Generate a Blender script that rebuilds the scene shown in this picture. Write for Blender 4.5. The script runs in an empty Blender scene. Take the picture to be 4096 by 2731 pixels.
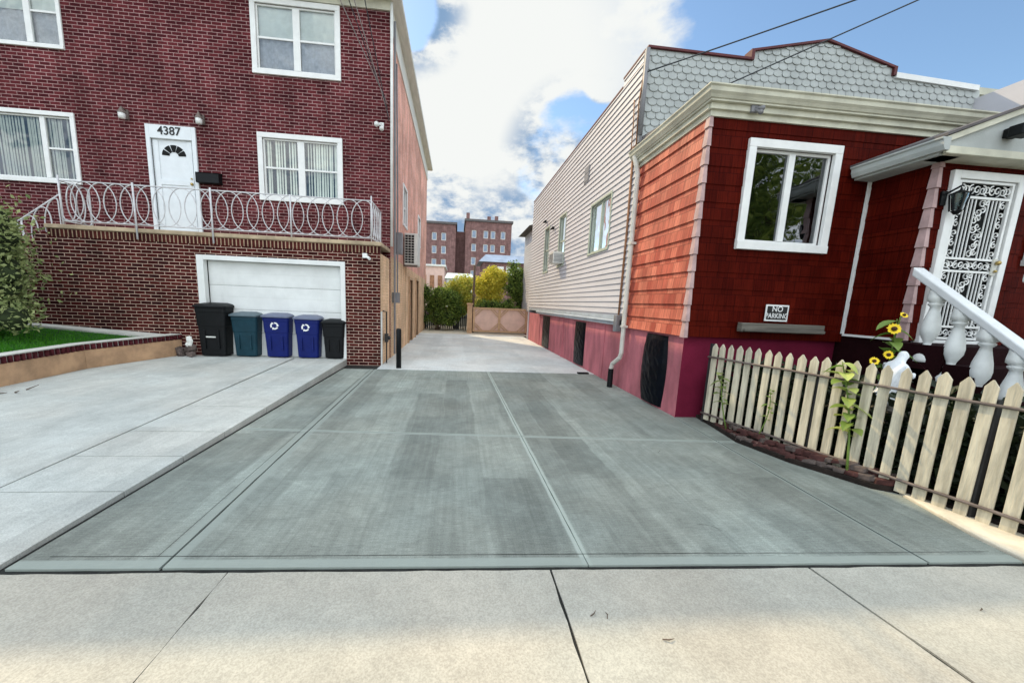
import bpy, bmesh, math, random
from math import sin, cos, pi, radians, sqrt
from mathutils import Vector, Matrix
R = random.Random(7)
sc = bpy.context.scene
COL = sc.collection

# ------------------------------------------------------------------ camera
cam_d = bpy.data.cameras.new("camera"); cam = bpy.data.objects.new("camera", cam_d); COL.objects.link(cam)
cam_d.sensor_width = 36.0; cam_d.lens = 1495.24 / 4096 * 36.0
cam_d.shift_x = 80 / 4096; cam_d.shift_y = 80 / 4096
cam_d.clip_start = 0.05; cam_d.clip_end = 3000
YW, PT, RL = radians(5.72), radians(8.87), radians(2.39)
fw0 = Vector((sin(YW), cos(YW), 0)); rt0 = Vector((cos(YW), -sin(YW), 0)); up = Vector((0, 0, 1))
fw = fw0 * cos(PT) - up * sin(PT); up0 = fw0 * sin(PT) + up * cos(PT)
rt = rt0 * cos(RL) + up0 * sin(RL); uu = -rt0 * sin(RL) + up0 * cos(RL)
M = Matrix.Identity(4)
for i in range(3):
    M[i][0] = rt[i]; M[i][1] = uu[i]; M[i][2] = -fw[i]
M[0][3], M[1][3], M[2][3] = 0, 0, 1.55
cam.matrix_world = M
sc.camera = cam

# ------------------------------------------------------------------ light
SUN_R, SUN_K = 0.66, 1.045             # light travels (+R, -1, -K)
sun_dir = Vector((-SUN_R, 1.0, SUN_K)).normalized()
sun_el = math.asin(sun_dir.z)
sl = bpy.data.lights.new("sun", 'SUN'); sun = bpy.data.objects.new("sun", sl); COL.objects.link(sun)
sl.energy = 2.8; sl.angle = radians(0.55); sl.color = (1.0, 0.79, 0.48)
sun.rotation_euler = (-sun_dir).to_track_quat('-Z', 'Y').to_euler()
sun.location = (-8, 14, 20)
sc.view_settings.view_transform = 'Standard'; sc.view_settings.look = 'None'
sc.view_settings.exposure = 0.45; sc.view_settings.gamma = 1.0
try: sc.view_settings.use_curve_mapping = False
except Exception: pass
sc.cycles.max_bounces = 6; sc.cycles.diffuse_bounces = 3; sc.cycles.glossy_bounces = 3; sc.cycles.transparent_max_bounces = 12

def px_dir(px, py):                    # view direction through a point of the photograph (sky only)
    s = 4096 / 2352
    return (fw + rt * ((px * s - 1968) / 1495.24) - uu * ((py * s - 1445.5) / 1495.24)).normalized()

W = bpy.data.worlds.new("World"); sc.world = W; W.use_nodes = True
nt = W.node_tree; nt.nodes.clear()
class N:
    """tiny node-graph writer"""
    def __init__(s, t): s.t = t
    def n(s, typ, ins=None, **kw):
        nd = s.t.nodes.new(typ)
        for k, v in kw.items(): setattr(nd, k, v)
        for k, v in (ins or {}).items():
            if isinstance(v, bpy.types.NodeSocket): s.t.links.new(v, nd.inputs[k])
            else: nd.inputs[k].default_value = v
        return nd
    def math(s, op, a, b=0.0, c=None, clamp=False):
        nd = s.t.nodes.new('ShaderNodeMath'); nd.operation = op; nd.use_clamp = clamp
        for i, v in enumerate((a, b) if c is None else (a, b, c)):
            if isinstance(v, bpy.types.NodeSocket): s.t.links.new(v, nd.inputs[i])
            else: nd.inputs[i].default_value = v
        return nd.outputs[0]
    def ramp(s, v, lo, hi, a=0.0, b=1.0, smooth=True):
        nd = s.t.nodes.new('ShaderNodeMapRange'); nd.interpolation_type = 'SMOOTHSTEP' if smooth else 'LINEAR'
        s.t.links.new(v, nd.inputs[0])
        for i, q in enumerate((lo, hi, a, b)): nd.inputs[i + 1].default_value = q
        return nd.outputs[0]
    def mix(s, f, a, b, blend='MIX'):
        nd = s.t.nodes.new('ShaderNodeMix'); nd.data_type = 'RGBA'; nd.blend_type = blend
        for k, v in ((0, f), (6, a), (7, b)):
            if isinstance(v, bpy.types.NodeSocket): s.t.links.new(v, nd.inputs[k])
            else: nd.inputs[k].default_value = (*v, 1) if isinstance(v, (tuple, list)) and len(v) == 3 else v
        return nd.outputs[2]
    def noise(s, vec, scale, detail=4, rough=.55, dist=0.0):
        nd = s.n('ShaderNodeTexNoise', {'Vector': vec, 'Scale': scale, 'Detail': detail, 'Roughness': rough, 'Distortion': dist})
        return nd.outputs[0]
    def mapping(s, vec, scale=(1, 1, 1), loc=(0, 0, 0)):
        return s.n('ShaderNodeMapping', {'Vector': vec, 'Scale': scale, 'Location': loc}).outputs[0]
w = N(nt); FILL_BOOST = 1.6
geo = w.n('ShaderNodeTexCoord').outputs['Generated']
sky = w.n('ShaderNodeTexSky', sky_type='NISHITA')
sky.sun_disc = False; sky.sun_elevation = sun_el; sky.sun_rotation = math.atan2(sun_dir.x, sun_dir.y)
sky.air_density = 1.0; sky.dust_density = 0.3; sky.ozone_density = 2.0
fb = w.noise(w.mapping(geo, (1, 1, 1.7), (3.1, 1.7, 0.4)), 3.4, 9, .58, .25)
fb2 = w.noise(w.mapping(geo, (1, 1, 1.5), (7.1, .7, 2.4)), 11.0, 6, .6, .2)
dens = w.math('ADD', w.math('MULTIPLY', fb, 0.8), w.math('MULTIPLY', fb2, 0.25))
for (px, py, lo, hi, amt) in [(1120, 220, .87, .965, .46), (1000, 560, .972, .992, .05), (1300, 370, .985, .9970, -.30),
                              (1900, 0, .885, .965, -.30), (930, 20, .996, .9992, -.5), (2280, 175, .985, .997, .17),
                              (1395, 175, .9985, .9996, .25), (1170, 540, .985, .996, -.17), (1010, 470, .994, .9985, -.12)]:
    d = px_dir(px, py)
    dot = w.n('ShaderNodeVectorMath', {0: geo, 1: tuple(d)}, operation='DOT_PRODUCT').outputs['Value']
    dens = w.math('ADD', dens, w.ramp(dot, lo, hi, 0.0, amt))
gx = w.n('ShaderNodeSeparateXYZ', {0: geo})
high = w.math('MAXIMUM', w.ramp(gx.outputs[2], .60, .80), w.ramp(gx.outputs[1], .12, -.30))   # out-of-view sky, cloud cover and brightness added there to lift the fill light
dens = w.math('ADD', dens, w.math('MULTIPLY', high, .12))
cl = w.ramp(dens, .50, .66)
glow = w.ramp(w.n('ShaderNodeVectorMath', {0: geo, 1: tuple(px_dir(1100, 250))}, operation='DOT_PRODUCT').outputs['Value'], .90, .975)
shade = w.math('MAXIMUM', glow, w.ramp(w.noise(w.mapping(geo, (1, 1, 1.6), (3.25, 1.7, 0.55)), 4.6, 6, .55), .35, .62))
cloudcol = w.mix(shade, (4.4, 5.2, 6.3), (7.1, 7.25, 7.1))
dk = None
for (px, py, lo, hi) in ((1310, 370, .984, .9962), (1170, 560, .985, .996), (1020, 480, .993, .9985), (950, 20, .993, .9985)):
    dd = w.n('ShaderNodeVectorMath', {0: geo, 1: tuple(px_dir(px, py))}, operation='DOT_PRODUCT').outputs['Value']
    q_ = w.ramp(dd, lo, hi); dk = q_ if dk is None else w.math('MAXIMUM', dk, q_)
dkn = w.math('MULTIPLY', dk, w.ramp(w.noise(w.mapping(geo, (1, 1, 1.8), (5.2, .3, 1.1)), 7.5, 8, .62), .42, .60))
cloudcol = w.mix(dkn, cloudcol, (1.9, 3.0, 4.6))
cloudcol = w.n('ShaderNodeVectorMath', {0: cloudcol, 'Scale': w.math('ADD', w.math('MULTIPLY', high, FILL_BOOST), 1.0)}, operation='SCALE').outputs[0]
skyc = w.mix(1.0, sky.outputs[0], (1.55, 1.62, 1.55), 'MULTIPLY')
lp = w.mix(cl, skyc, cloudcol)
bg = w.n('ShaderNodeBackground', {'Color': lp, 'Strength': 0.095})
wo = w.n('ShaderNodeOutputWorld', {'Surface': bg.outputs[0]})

# ------------------------------------------------------------------ materials
def newmat(name):
    m = bpy.data.materials.new(name); m.use_nodes = True
    m.node_tree.nodes.clear(); g = N(m.node_tree)
    p = g.n('ShaderNodeBsdfPrincipled'); g.n('ShaderNodeOutputMaterial', {'Surface': p.outputs[0]})
    return m, g, p
def lnk(g, a, b): g.t.links.new(a, b)
def setbump(g, p, h, strength, dist=.01):
    b = g.n('ShaderNodeBump', {'Height': h, 'Strength': strength, 'Distance': dist}); lnk(g, b.outputs[0], p.inputs['Normal'])
def mat(name, col, rough=.75, var=.15, scale=4, bump=.15, bs=70, metal=0.0, spec=.35, stretch=(1, 1, 1), dirt=0.0):
    m, g, p = newmat(name)
    o = g.n('ShaderNodeTexCoord').outputs['Object']
    v = g.mapping(o, stretch)
    n1 = g.noise(v, scale, 6, .6); f = g.ramp(n1, .3, .7)
    a = tuple(c * (1 - var) for c in col); b = tuple(min(1, c * (1 + var)) for c in col)
    c = g.mix(f, a, b)
    if dirt:
        c = g.mix(g.ramp(g.noise(g.mapping(o, (1, 1, .3)), 2.3, 7, .7), .5, .8, 0, dirt), c, (.16, .13, .10))
    lnk(g, c, p.inputs['Base Color'])
    p.inputs['Roughness'].default_value = rough; p.inputs['Metallic'].default_value = metal
    p.inputs['Specular IOR Level'].default_value = spec
    if bump: setbump(g, p, g.noise(v, bs, 3), bump)
    return m
def brickmat(name, c1, c2, mort, bw=.212, rh=.0715, ms=.0075, flip=False, off=.5):
    m, g, p = newmat(name)
    uv = g.n('ShaderNodeTexCoord').outputs['UV']
    if flip: uv = g.n('ShaderNodeMapping', {'Vector': uv, 'Rotation': (0, 0, pi / 2)}).outputs[0]
    wob = g.n('ShaderNodeVectorMath', {0: uv, 1: g.n('ShaderNodeVectorMath', {0: g.n('ShaderNodeTexNoise', {'Vector': uv, 'Scale': 6.0}).outputs['Color'], 'Scale': .004}, operation='SCALE').outputs[0]}, operation='ADD').outputs[0]
    b = g.n('ShaderNodeTexBrick', {'Vector': wob, 'Color1': (*c1, 1), 'Color2': (*c2, 1), 'Mortar': (*mort, 1), 'Scale': 1.0,
        'Mortar Size': ms, 'Mortar Smooth': .25, 'Bias': -.1, 'Brick Width': bw, 'Row Height': rh}, offset=off)
    big = g.ramp(g.noise(uv, .9, 5, .6), .3, .7, .78, 1.2); fine = g.ramp(g.noise(uv, 26, 4, .7), .25, .75, .75, 1.25)
    k = g.math('MULTIPLY', g.math('MULTIPLY', big, fine), g.ramp(g.noise(g.mapping(uv, (2.4, .35, 1)), 1.5, 6, .65), .35, .68, .82, 1.14))
    c = g.n('ShaderNodeVectorMath', {0: b.outputs['Color'], 'Scale': k}, operation='SCALE').outputs[0]
    lnk(g, c, p.inputs['Base Color']); p.inputs['Roughness'].default_value = .9; p.inputs['Specular IOR Level'].default_value = .05
    h = g.math('ADD', g.math('MULTIPLY', b.outputs['Fac'], -1.0), g.math('MULTIPLY', g.noise(uv, 90, 3), .35))
    setbump(g, p, h, .6, .006)
    return m
def concrete(name, base, streak=0.0, bands=None, broom=0.0, spots=.25, warm=0.0):
    m, g, p = newmat(name)
    o = g.n('ShaderNodeTexCoord').outputs['Object']
    xyz = g.n('ShaderNodeSeparateXYZ', {0: o}); x, y = xyz.outputs[0], xyz.outputs[1]
    k = g.ramp(g.noise(o, .75, 6, .6, .4), .3, .72, .86, 1.12)
    k = g.math('MULTIPLY', k, g.ramp(g.noise(o, 9, 8, .75), .25, .75, .91, 1.08))
    k = g.math('MULTIPLY', k, g.ramp(g.noise(o, 110, 3, .7), .3, .7, .82, 1.16))
    k = g.math('MULTIPLY', k, g.ramp(g.noise(o, 34, 5, .8), .66, .80, 1.0, 1 - spots))
    if streak:
        wv = g.n('ShaderNodeVectorMath', {0: o, 1: g.n('ShaderNodeVectorMath', {0: g.n('ShaderNodeTexNoise', {'Vector': o, 'Scale': 1.1, 'Detail': 3.0}).outputs['Color'], 'Scale': .16}, operation='SCALE').outputs[0]}, operation='ADD').outputs[0]
        for (rw, ln, off_, am, lo) in ((.42, 3.1, .37, .9, 0.1), (.27, 1.7, .61, .55, 3.3)):
            rot = g.n('ShaderNodeMapping', {'Vector': wv, 'Rotation': (0, 0, pi / 2), 'Location': (lo, lo * .7, 0)}).outputs[0]
            bt = g.n('ShaderNodeTexBrick', {'Vector': rot, 'Color1': (0, 0, 0, 1), 'Color2': (1, 1, 1, 1), 'Mortar': (.5, .5, .5, 1), 'Scale': 1.0, 'Mortar Size': .012, 'Mortar Smooth': 1.0, 'Brick Width': ln, 'Row Height': rw}, offset=off_)
            k = g.math('MULTIPLY', k, g.ramp(g.n('ShaderNodeSeparateXYZ', {0: bt.outputs['Color']}).outputs[0], 0, 1, 1 - streak * am, 1 + streak * am, False))
        s2 = g.ramp(g.noise(g.mapping(o, (16, .55, 1), (4, 2, 0)), 2.0, 5, .65), .35, .65, 1 - streak * .35, 1 + streak * .35)
        k = g.math('MULTIPLY', k, s2)
        k = g.math('MULTIPLY', k, g.ramp(g.noise(o, 2.6, 7, .7, .8), .38, .62, 1 - streak * .5, 1 + streak * .35))
    hb = None
    if broom:
        bl = g.noise(g.mapping(o, (9, 120, 1)), 1.0, 4, .7)
        k = g.math('MULTIPLY', k, g.ramp(bl, .3, .7, 1 - broom, 1 + broom)); hb = bl
    c = g.n('ShaderNodeVectorMath', {0: (*base,), 'Scale': k}, operation='SCALE').outputs[0]
    tint = g.ramp(g.noise(g.mapping(o, (1, 1, 1), (9, 3, 1)), .9, 3, .5), .35, .65)
    c = g.mix(g.math('MULTIPLY', tint, .5), c, g.mix(1.0, c, (1.06, .98, .93), 'MULTIPLY'))
    for (ax, pos, slope, hw, gain) in (bands or []):
        src = g.math('SUBTRACT', x, g.math('MULTIPLY', g.math('SUBTRACT', y, 5.0), slope)) if ax == 'x' else g.math('SUBTRACT', y, g.math('MULTIPLY', x, slope))
        dd = g.math('ABSOLUTE', g.math('SUBTRACT', g.math('ADD', src, g.math('MULTIPLY', g.math('SUBTRACT', g.noise(o, 3.0, 2), .5), .02)), pos))
        f = g.ramp(dd, hw, hw + .02, 1.0, 0.0)
        c = g.mix(g.math('MULTIPLY', f, .8), c, tuple(b * gain for b in base))
    lnk(g, c, p.inputs['Base Color']); p.inputs['Roughness'].default_value = .82; p.inputs['Specular IOR Level'].default_value = .3
    h = g.math('ADD', g.math('MULTIPLY', g.noise(o, 160, 4, .7), .5), g.math('MULTIPLY', hb, 1.0) if hb else 0.0)
    setbump(g, p, h, .35, .004)
    return m
def leafmat(name, a, b, trans=.3):
    m, g, p = newmat(name)
    r = g.n('ShaderNodeNewGeometry').outputs['Random Per Island']
    c = g.mix(r, a, b); lnk(g, c, p.inputs['Base Color'])
    p.inputs['Roughness'].default_value = .5; p.inputs['Specular IOR Level'].default_value = .35
    t = g.n('ShaderNodeBsdfTranslucent', {'Color': c}); mx = g.n('ShaderNodeMixShader', {0: trans, 1: p.outputs[0], 2: t.outputs[0]})
    out = [n for n in m.node_tree.nodes if n.type == 'OUTPUT_MATERIAL'][0]; lnk(g, mx.outputs[0], out.inputs[0])
    return m
def glassmat(name, tint=(.9, .95, .93), refl=.12):
    m, g, p = newmat(name)
    gl = g.n('ShaderNodeBsdfGlossy', {'Roughness': .02, 'Color': (.95, .97, 1, 1)}); tr = g.n('ShaderNodeBsdfTransparent', {'Color': (*tint, 1)})
    fr = g.n('ShaderNodeFresnel', {'IOR': 1.5})
    nz = g.noise(g.n('ShaderNodeTexCoord').outputs['Object'], 1.8, 2)
    bp = g.n('ShaderNodeBump', {'Height': nz, 'Strength': .15, 'Distance': .05}); lnk(g, bp.outputs[0], gl.inputs['Normal'])
    f = g.math('ADD', fr.outputs[0], refl, clamp=True)
    mx = g.n('ShaderNodeMixShader', {0: f, 1: tr.outputs[0], 2: gl.outputs[0]})
    out = [n for n in m.node_tree.nodes if n.type == 'OUTPUT_MATERIAL'][0]; lnk(g, mx.outputs[0], out.inputs[0])
    return m

JX0, JX1, JX2 = -1.70, 0.80, 3.20
T = {}
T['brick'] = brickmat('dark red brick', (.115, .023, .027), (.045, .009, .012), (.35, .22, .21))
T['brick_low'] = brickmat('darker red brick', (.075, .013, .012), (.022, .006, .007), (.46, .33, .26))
T['rowlock'] = brickmat('brick header course', (.075, .018, .015), (.035, .010, .010), (.34, .24, .16), bw=.30, rh=.078, ms=.012, flip=True, off=0.0)
T['coral'] = brickmat('coral painted brick', (.74, .38, .29), (.78, .45, .37), (.66, .38, .31))
T['tan'] = brickmat('tan painted brick', (.74, .51, .32), (.78, .56, .37), (.64, .43, .28))
T['farbrick'] = brickmat('far brick', (.23, .13, .12), (.18, .10, .095), (.27, .19, .18), bw=.5, rh=.2)
T['white'] = mat('white paint', (.78, .79, .77), .45, .05, 5, .05)
T['white_old'] = mat('weathered white paint', (.70, .71, .67), .6, .10, 4, .15, dirt=.25)
T['iron'] = mat('white painted iron', (.60, .60, .61), .45, .10, 12, .05)
T['cream'] = mat('cream painted trim', (.56, .55, .44), .55, .16, 3, .1, dirt=.3)
T['soffit'] = mat('soffit panel', (.66, .64, .57), .6, .08, 2, .05, stretch=(8, 1, 1))
T['door'] = mat('white door paint', (.74, .78, .80), .4, .04, 4, .03)
T['garage'] = mat('white garage door', (.74, .76, .74), .5, .06, 2, .04, dirt=.14)
T['capstone'] = mat('concrete cap', (.42, .33, .22), .9, .25, 3, .4, dirt=.35)
T['ledge'] = mat('pale concrete edge', (.55, .55, .50), .9, .12, 3, .3)
T['copebrick'] = mat('maroon coping brick', (.075, .016, .020), .85, .5, 14, .4, spec=.1)
T['stucco'] = mat('old tan stucco', (.46, .29, .17), .9, .25, 3, .6, 40, dirt=.3)
T['lav'] = mat('pale lavender siding', (.50, .495, .525), .5, .06, 2, .04, stretch=(1, .3, 1))
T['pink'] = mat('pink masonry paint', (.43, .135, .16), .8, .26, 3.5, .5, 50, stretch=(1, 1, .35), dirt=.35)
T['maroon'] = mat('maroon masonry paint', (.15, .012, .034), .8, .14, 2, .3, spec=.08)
T['step'] = mat('dark maroon step paint', (.014, .003, .004), .8, .2, 3, .3, spec=.08)
def shingle(name, a, b, dark, spec=.3):
    m, g, p = newmat(name)
    uv = g.n('ShaderNodeTexCoord').outputs['UV']
    br = g.n('ShaderNodeTexBrick', {'Vector': uv, 'Color1': (*a, 1), 'Color2': (*b, 1), 'Mortar': (*dark, 1), 'Scale': 1.0, 'Mortar Size': .0032,
        'Brick Width': .155, 'Row Height': .225, 'Mortar Smooth': .3}, offset=.37)
    g1 = g.ramp(g.noise(g.mapping(uv, (46, 2.2, 1)), 1.0, 5, .65), .3, .7, .72, 1.28); g2 = g.ramp(g.noise(uv, 1.5, 4, .6), .3, .7, .85, 1.15)
    c = g.n('ShaderNodeVectorMath', {0: br.outputs['Color'], 'Scale': g.math('MULTIPLY', g1, g2)}, operation='SCALE').outputs[0]
    lnk(g, c, p.inputs['Base Color']); p.inputs['Roughness'].default_value = .6; p.inputs['Specular IOR Level'].default_value = spec
    setbump(g, p, g.math('SUBTRACT', g.noise(g.mapping(uv, (90, 3, 1)), 1.0, 3), br.outputs['Fac']), .35, .004)
    return m
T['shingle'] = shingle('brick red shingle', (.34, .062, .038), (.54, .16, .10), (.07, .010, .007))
T['shingle_shaded'] = shingle('shaded red shingle', (.052, .0036, .0018), (.074, .0060, .0026), (.020, .001, .001), .03)  # same shingle as the sunlit side, with the front's shade put into the colour
T['cap'] = mat('faded corner shingle', (.44, .30, .29), .55, .18, 6, .15)
T['scallop'] = mat('grey green scalloped shingle', (.41, .435, .42), .75, .10, 3, .25)
T['redtrim'] = mat('dark red roof edge', (.10, .018, .02), .6, .2, 3, .1)
T['asphalt_roof'] = mat('grey roofing', (.12, .11, .11), .9, .2, 3, .3)
T['graypipe'] = mat('grey conduit paint', (.20, .20, .21), .5, .12, 5, .05)
T['bluegray'] = mat('blue grey metal channel', (.38, .43, .48), .4, .12, 3, .05)
T['dspout'] = mat('pale metal downspout', (.60, .58, .52), .4, .12, 5, .05, dirt=.25)
T['rust'] = mat('rust brown pipe', (.30, .15, .08), .8, .3, 6, .2)
T['black'] = mat('black plastic', (.005, .006, .007), .5, .2, 6, .05, spec=.2)
T['teal'] = mat('dark teal bin plastic', (.008, .038, .055), .45, .15, 4, .05, spec=.2)
T['blue'] = mat('blue bin plastic', (.004, .012, .115), .45, .12, 4, .05, spec=.2)
T['lidgray'] = mat('grey blue bin lid', (.13, .15, .22), .4, .15, 4, .05)
T['lidteal'] = mat('dull teal bin lid', (.09, .13, .15), .45, .15, 4, .05)
T['bag'] = mat('crumpled black plastic sheet', (.002, .003, .006), .36, .2, 3, 1.0, 5, spec=.10)
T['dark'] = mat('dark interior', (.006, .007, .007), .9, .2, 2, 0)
T['blind'] = mat('vertical blind fabric', (.74, .74, .66), .7, .08, 3, .05)
T['curtain'] = mat('white lace curtain', (.46, .46, .50), .8, .16, 12, .2)
T['shade'] = mat('pale roller shade', (.70, .72, .68), .8, .05, 7, .1)
T['greenframe'] = mat('pale green window frame', (.40, .44, .36), .6, .1, 4, .05)
T['ac'] = mat('off white appliance metal', (.62, .62, .58), .5, .1, 4, .05, dirt=.2)
T['steel'] = mat('grey galvanised pipe', (.15, .12, .105), .5, .3, 8, .1, metal=.2)
T['picket'] = mat('weathered cream picket', (.54, .49, .37), .85, .30, 16, .5, 60, stretch=(1, 1, .12), dirt=.5, spec=.1)
T['post'] = mat('dark iron post', (.03, .03, .03), .6, .2, 8, .1)
T['wood'] = mat('weathered grey plank', (.13, .12, .10), .8, .35, 5, .4, 40, stretch=(.3, 1, 5))
T['gatewood'] = mat('tan gate wood', (.50, .33, .20), .7, .15, 6, .2)
T['gatepanel'] = mat('pale pink gate panel', (.66, .47, .40), .7, .08, 3, .1)
T['soil'] = mat('soil', (.018, .012, .009), .95, .4, 12, .8, 30)
T['edgebrick'] = mat('old red edging brick', (.075, .028, .024), .9, .45, 9, .6, 30)
T['edgebrick2'] = mat('old grey edging stone', (.11, .085, .075), .9, .35, 9, .6, 30)
T['statue'] = mat('white plaster', (.74, .77, .79), .7, .06, 5, .15)
T['baluster'] = mat('white cast baluster', (.74, .76, .73), .65, .09, 4, .2, dirt=.15)
T['rail'] = mat('pale painted hand rail', (.66, .68, .68), .6, .06, 4, .1)
T['yellow'] = mat('yellow petal', (.85, .60, .02), .6, .15, 9, 0)
T['flowerc'] = mat('brown flower centre', (.06, .025, .01), .9, .2, 20, .3)
T['wire'] = mat('black cable', (.03, .035, .04), .6, .1, 5, 0)
T['wirelight'] = mat('grey cable', (.34, .30, .29), .6, .1, 5, 0)
T['signblack'] = mat('black sign face', (.02, .02, .02), .5, .1, 5, 0)
T['asphalt'] = mat('street asphalt', (.05, .05, .05), .9, .25, 3, .5, 120)
T['earth'] = mat('far ground', (.16, .16, .12), .95, .25, .3, .2)
T['lightshed'] = mat('pale green shed wall', (.50, .56, .52), .7, .1, 2, .1)
T['blueroof'] = mat('blue grey far roof', (.24, .30, .40), .6, .15, 1, .1)
T['trunk'] = mat('bark', (.10, .07, .05), .9, .3, 8, .8, 25)
T['brass'] = mat('brass lock', (.45, .33, .12), .35, .1, 5, 0, metal=.8)
T['glass'] = glassmat('window glass', refl=.06)
T['glass_dk'] = glassmat('dark window glass', (.25, .32, .32), .10)
T['drive'] = concrete('new dark concrete', (.222, .250, .224), streak=.20, broom=.18, spots=.32,
    bands=[('x', -1.69, -.024, .06, 1.2), ('x', .80, -.0137, .020, 1.7), ('x', 3.25, .047, .025, 1.0), ('y', 2.045, -.029, .030, 1.35), ('y', 4.25, -.058, .022, 1.4)])
T['pad'] = concrete('old pale concrete', (.47, .495, .465), streak=.09, spots=.32, broom=.05)
T['alley'] = concrete('alley concrete', (.57, .60, .585), streak=.05, spots=.15, broom=.04)
T['walk'] = concrete('sidewalk concrete', (.40, .39, .335), streak=.0, spots=.34)
T['curb'] = mat('cream concrete curb', (.60, .55, .44), .9, .15, 6, .4)
T['seam'] = mat('dark seam', (.018, .019, .017), .95, .4, 20, .5)
T['lawnbase'] = mat('lawn soil', (.012, .07, .006), .95, .3, 10, .5)
T['grass'] = leafmat('grass', (.028, .17, .005), (.085, .31, .015), .4)
T['hedge'] = leafmat('hedge leaf', (.11, .16, .045), (.50, .56, .24), .4)
T['ylw'] = leafmat('yellow leaf', (.50, .50, .06), (.88, .76, .12), .5)
T['ylwgreen'] = leafmat('yellow green leaf', (.28, .36, .06), (.70, .64, .14), .5)
T['green'] = leafmat('green leaf', (.06, .12, .02), (.28, .38, .08), .45)
T['plantleaf'] = leafmat('sunflower leaf', (.10, .20, .03), (.24, .34, .08), .35)
T['pale_leaf'] = leafmat('pale lime leaf', (.12, .22, .03), (.60, .66, .20), .35)

# ------------------------------------------------------------------ mesh helpers
OFF = {}
class MB:
    def __init__(s, T=None): s.v = []; s.f = []; s.mi = []; s.T = T
    def add(s, vs, fs, mi=0):
        n = len(s.v)
        s.v += [tuple(s.T(*p)) if s.T else tuple(p) for p in vs]
        s.f += [tuple(i + n for i in f) for f in fs]; s.mi += [mi] * len(fs); return s
    def quad(s, a, b, c, d, mi=0): return s.add([a, b, c, d], [(0, 1, 2, 3)], mi)
    def box(s, x0, x1, y0, y1, z0, z1, mi=0):
        return s.add([(x0, y0, z0), (x1, y0, z0), (x1, y1, z0), (x0, y1, z0), (x0, y0, z1), (x1, y0, z1), (x1, y1, z1), (x0, y1, z1)],
            [(0, 3, 2, 1), (4, 5, 6, 7), (0, 1, 5, 4), (1, 2, 6, 5), (2, 3, 7, 6), (3, 0, 4, 7)], mi)
    def hexa(s, bot, top, mi=0):
        n = len(bot)
        return s.add(list(bot) + list(top), [tuple(range(n))[::-1], tuple(range(n, 2 * n))] + [(i, (i + 1) % n, n + (i + 1) % n, n + i) for i in range(n)], mi)
    def prism(s, poly, ax, a0, a1, mi=0):
        f = {'y': lambda p, a: (p[0], a, p[1]), 'x': lambda p, a: (a, p[0], p[1]), 'z': lambda p, a: (p[0], p[1], a)}[ax]
        return s.hexa([f(p, a0) for p in poly], [f(p, a1) for p in poly], mi)
    def tube(s, pts, r, n=6, mi=0, cap=True):
        pts = [Vector(p) for p in pts]; rs = r if isinstance(r, (list, tuple)) else [r] * len(pts)
        t = (pts[1] - pts[0]).normalized(); u = t.orthogonal().normalized(); vs = []; fs = []
        for i, p in enumerate(pts):
            if 0 < i < len(pts) - 1: d = (pts[i + 1] - pts[i - 1])
            elif i == 0: d = pts[1] - pts[0]
            else: d = pts[-1] - pts[-2]
            d.normalize(); u = (u - d * u.dot(d))
            u = u.normalized() if u.length > 1e-6 else d.orthogonal().normalized(); q = d.cross(u)
            for k in range(n): a = 2 * pi * k / n; vs.append(p + (u * cos(a) + q * sin(a)) * rs[i])
        for i in range(len(pts) - 1):
            for k in range(n): fs.append((i * n + k, i * n + (k + 1) % n, (i + 1) * n + (k + 1) % n, (i + 1) * n + k))
        if cap: fs.append(tuple(range(n))[::-1]); fs.append(tuple(range((len(pts) - 1) * n, len(pts) * n)))
        return s.add([tuple(p) for p in vs], fs, mi)
    def lathe(s, prof, cx, cy, n=16, mi=0):
        vs = []; fs = []
        for r, z in prof:
            for k in range(n): a = 2 * pi * k / n; vs.append((cx + r * cos(a), cy + r * sin(a), z))
        for i in range(len(prof) - 1):
            for k in range(n): fs.append((i * n + k, i * n + (k + 1) % n, (i + 1) * n + (k + 1) % n, (i + 1) * n + k))
        fs.append(tuple(range(n))[::-1]); fs.append(tuple(range((len(prof) - 1) * n, len(prof) * n)))
        return s.add(vs, fs, mi)
    def beam(s, a, b, wx, wz, mi=0, up=(0, 0, 1)):
        a = Vector(a); b = Vector(b); d = (b - a).normalized(); u = Vector(up); r = d.cross(u).normalized(); u = r.cross(d).normalized()
        c = lambda p: [tuple(p + r * i * wx / 2 + u * j * wz / 2) for i, j in ((-1, -1), (1, -1), (1, 1), (-1, 1))]
        return s.hexa(c(a), c(b), mi)
    def blob(s, c, r, n=8, mi=0, jit=0.0):
        vs = []; fs = []; rr = r if isinstance(r, tuple) else (r, r, r); m = n // 2
        for i in range(m + 1):
            th = pi * i / m
            for k in range(n):
                a = 2 * pi * k / n; j = 1 + R.uniform(-jit, jit)
                vs.append((c[0] + rr[0] * sin(th) * cos(a) * j, c[1] + rr[1] * sin(th) * sin(a) * j, c[2] + rr[2] * cos(th) * j))
        for i in range(m):
            for k in range(n): fs.append((i * n + k, (i + 1) * n + k, (i + 1) * n + (k + 1) % n, i * n + (k + 1) % n))
        return s.add(vs, fs, mi)

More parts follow.
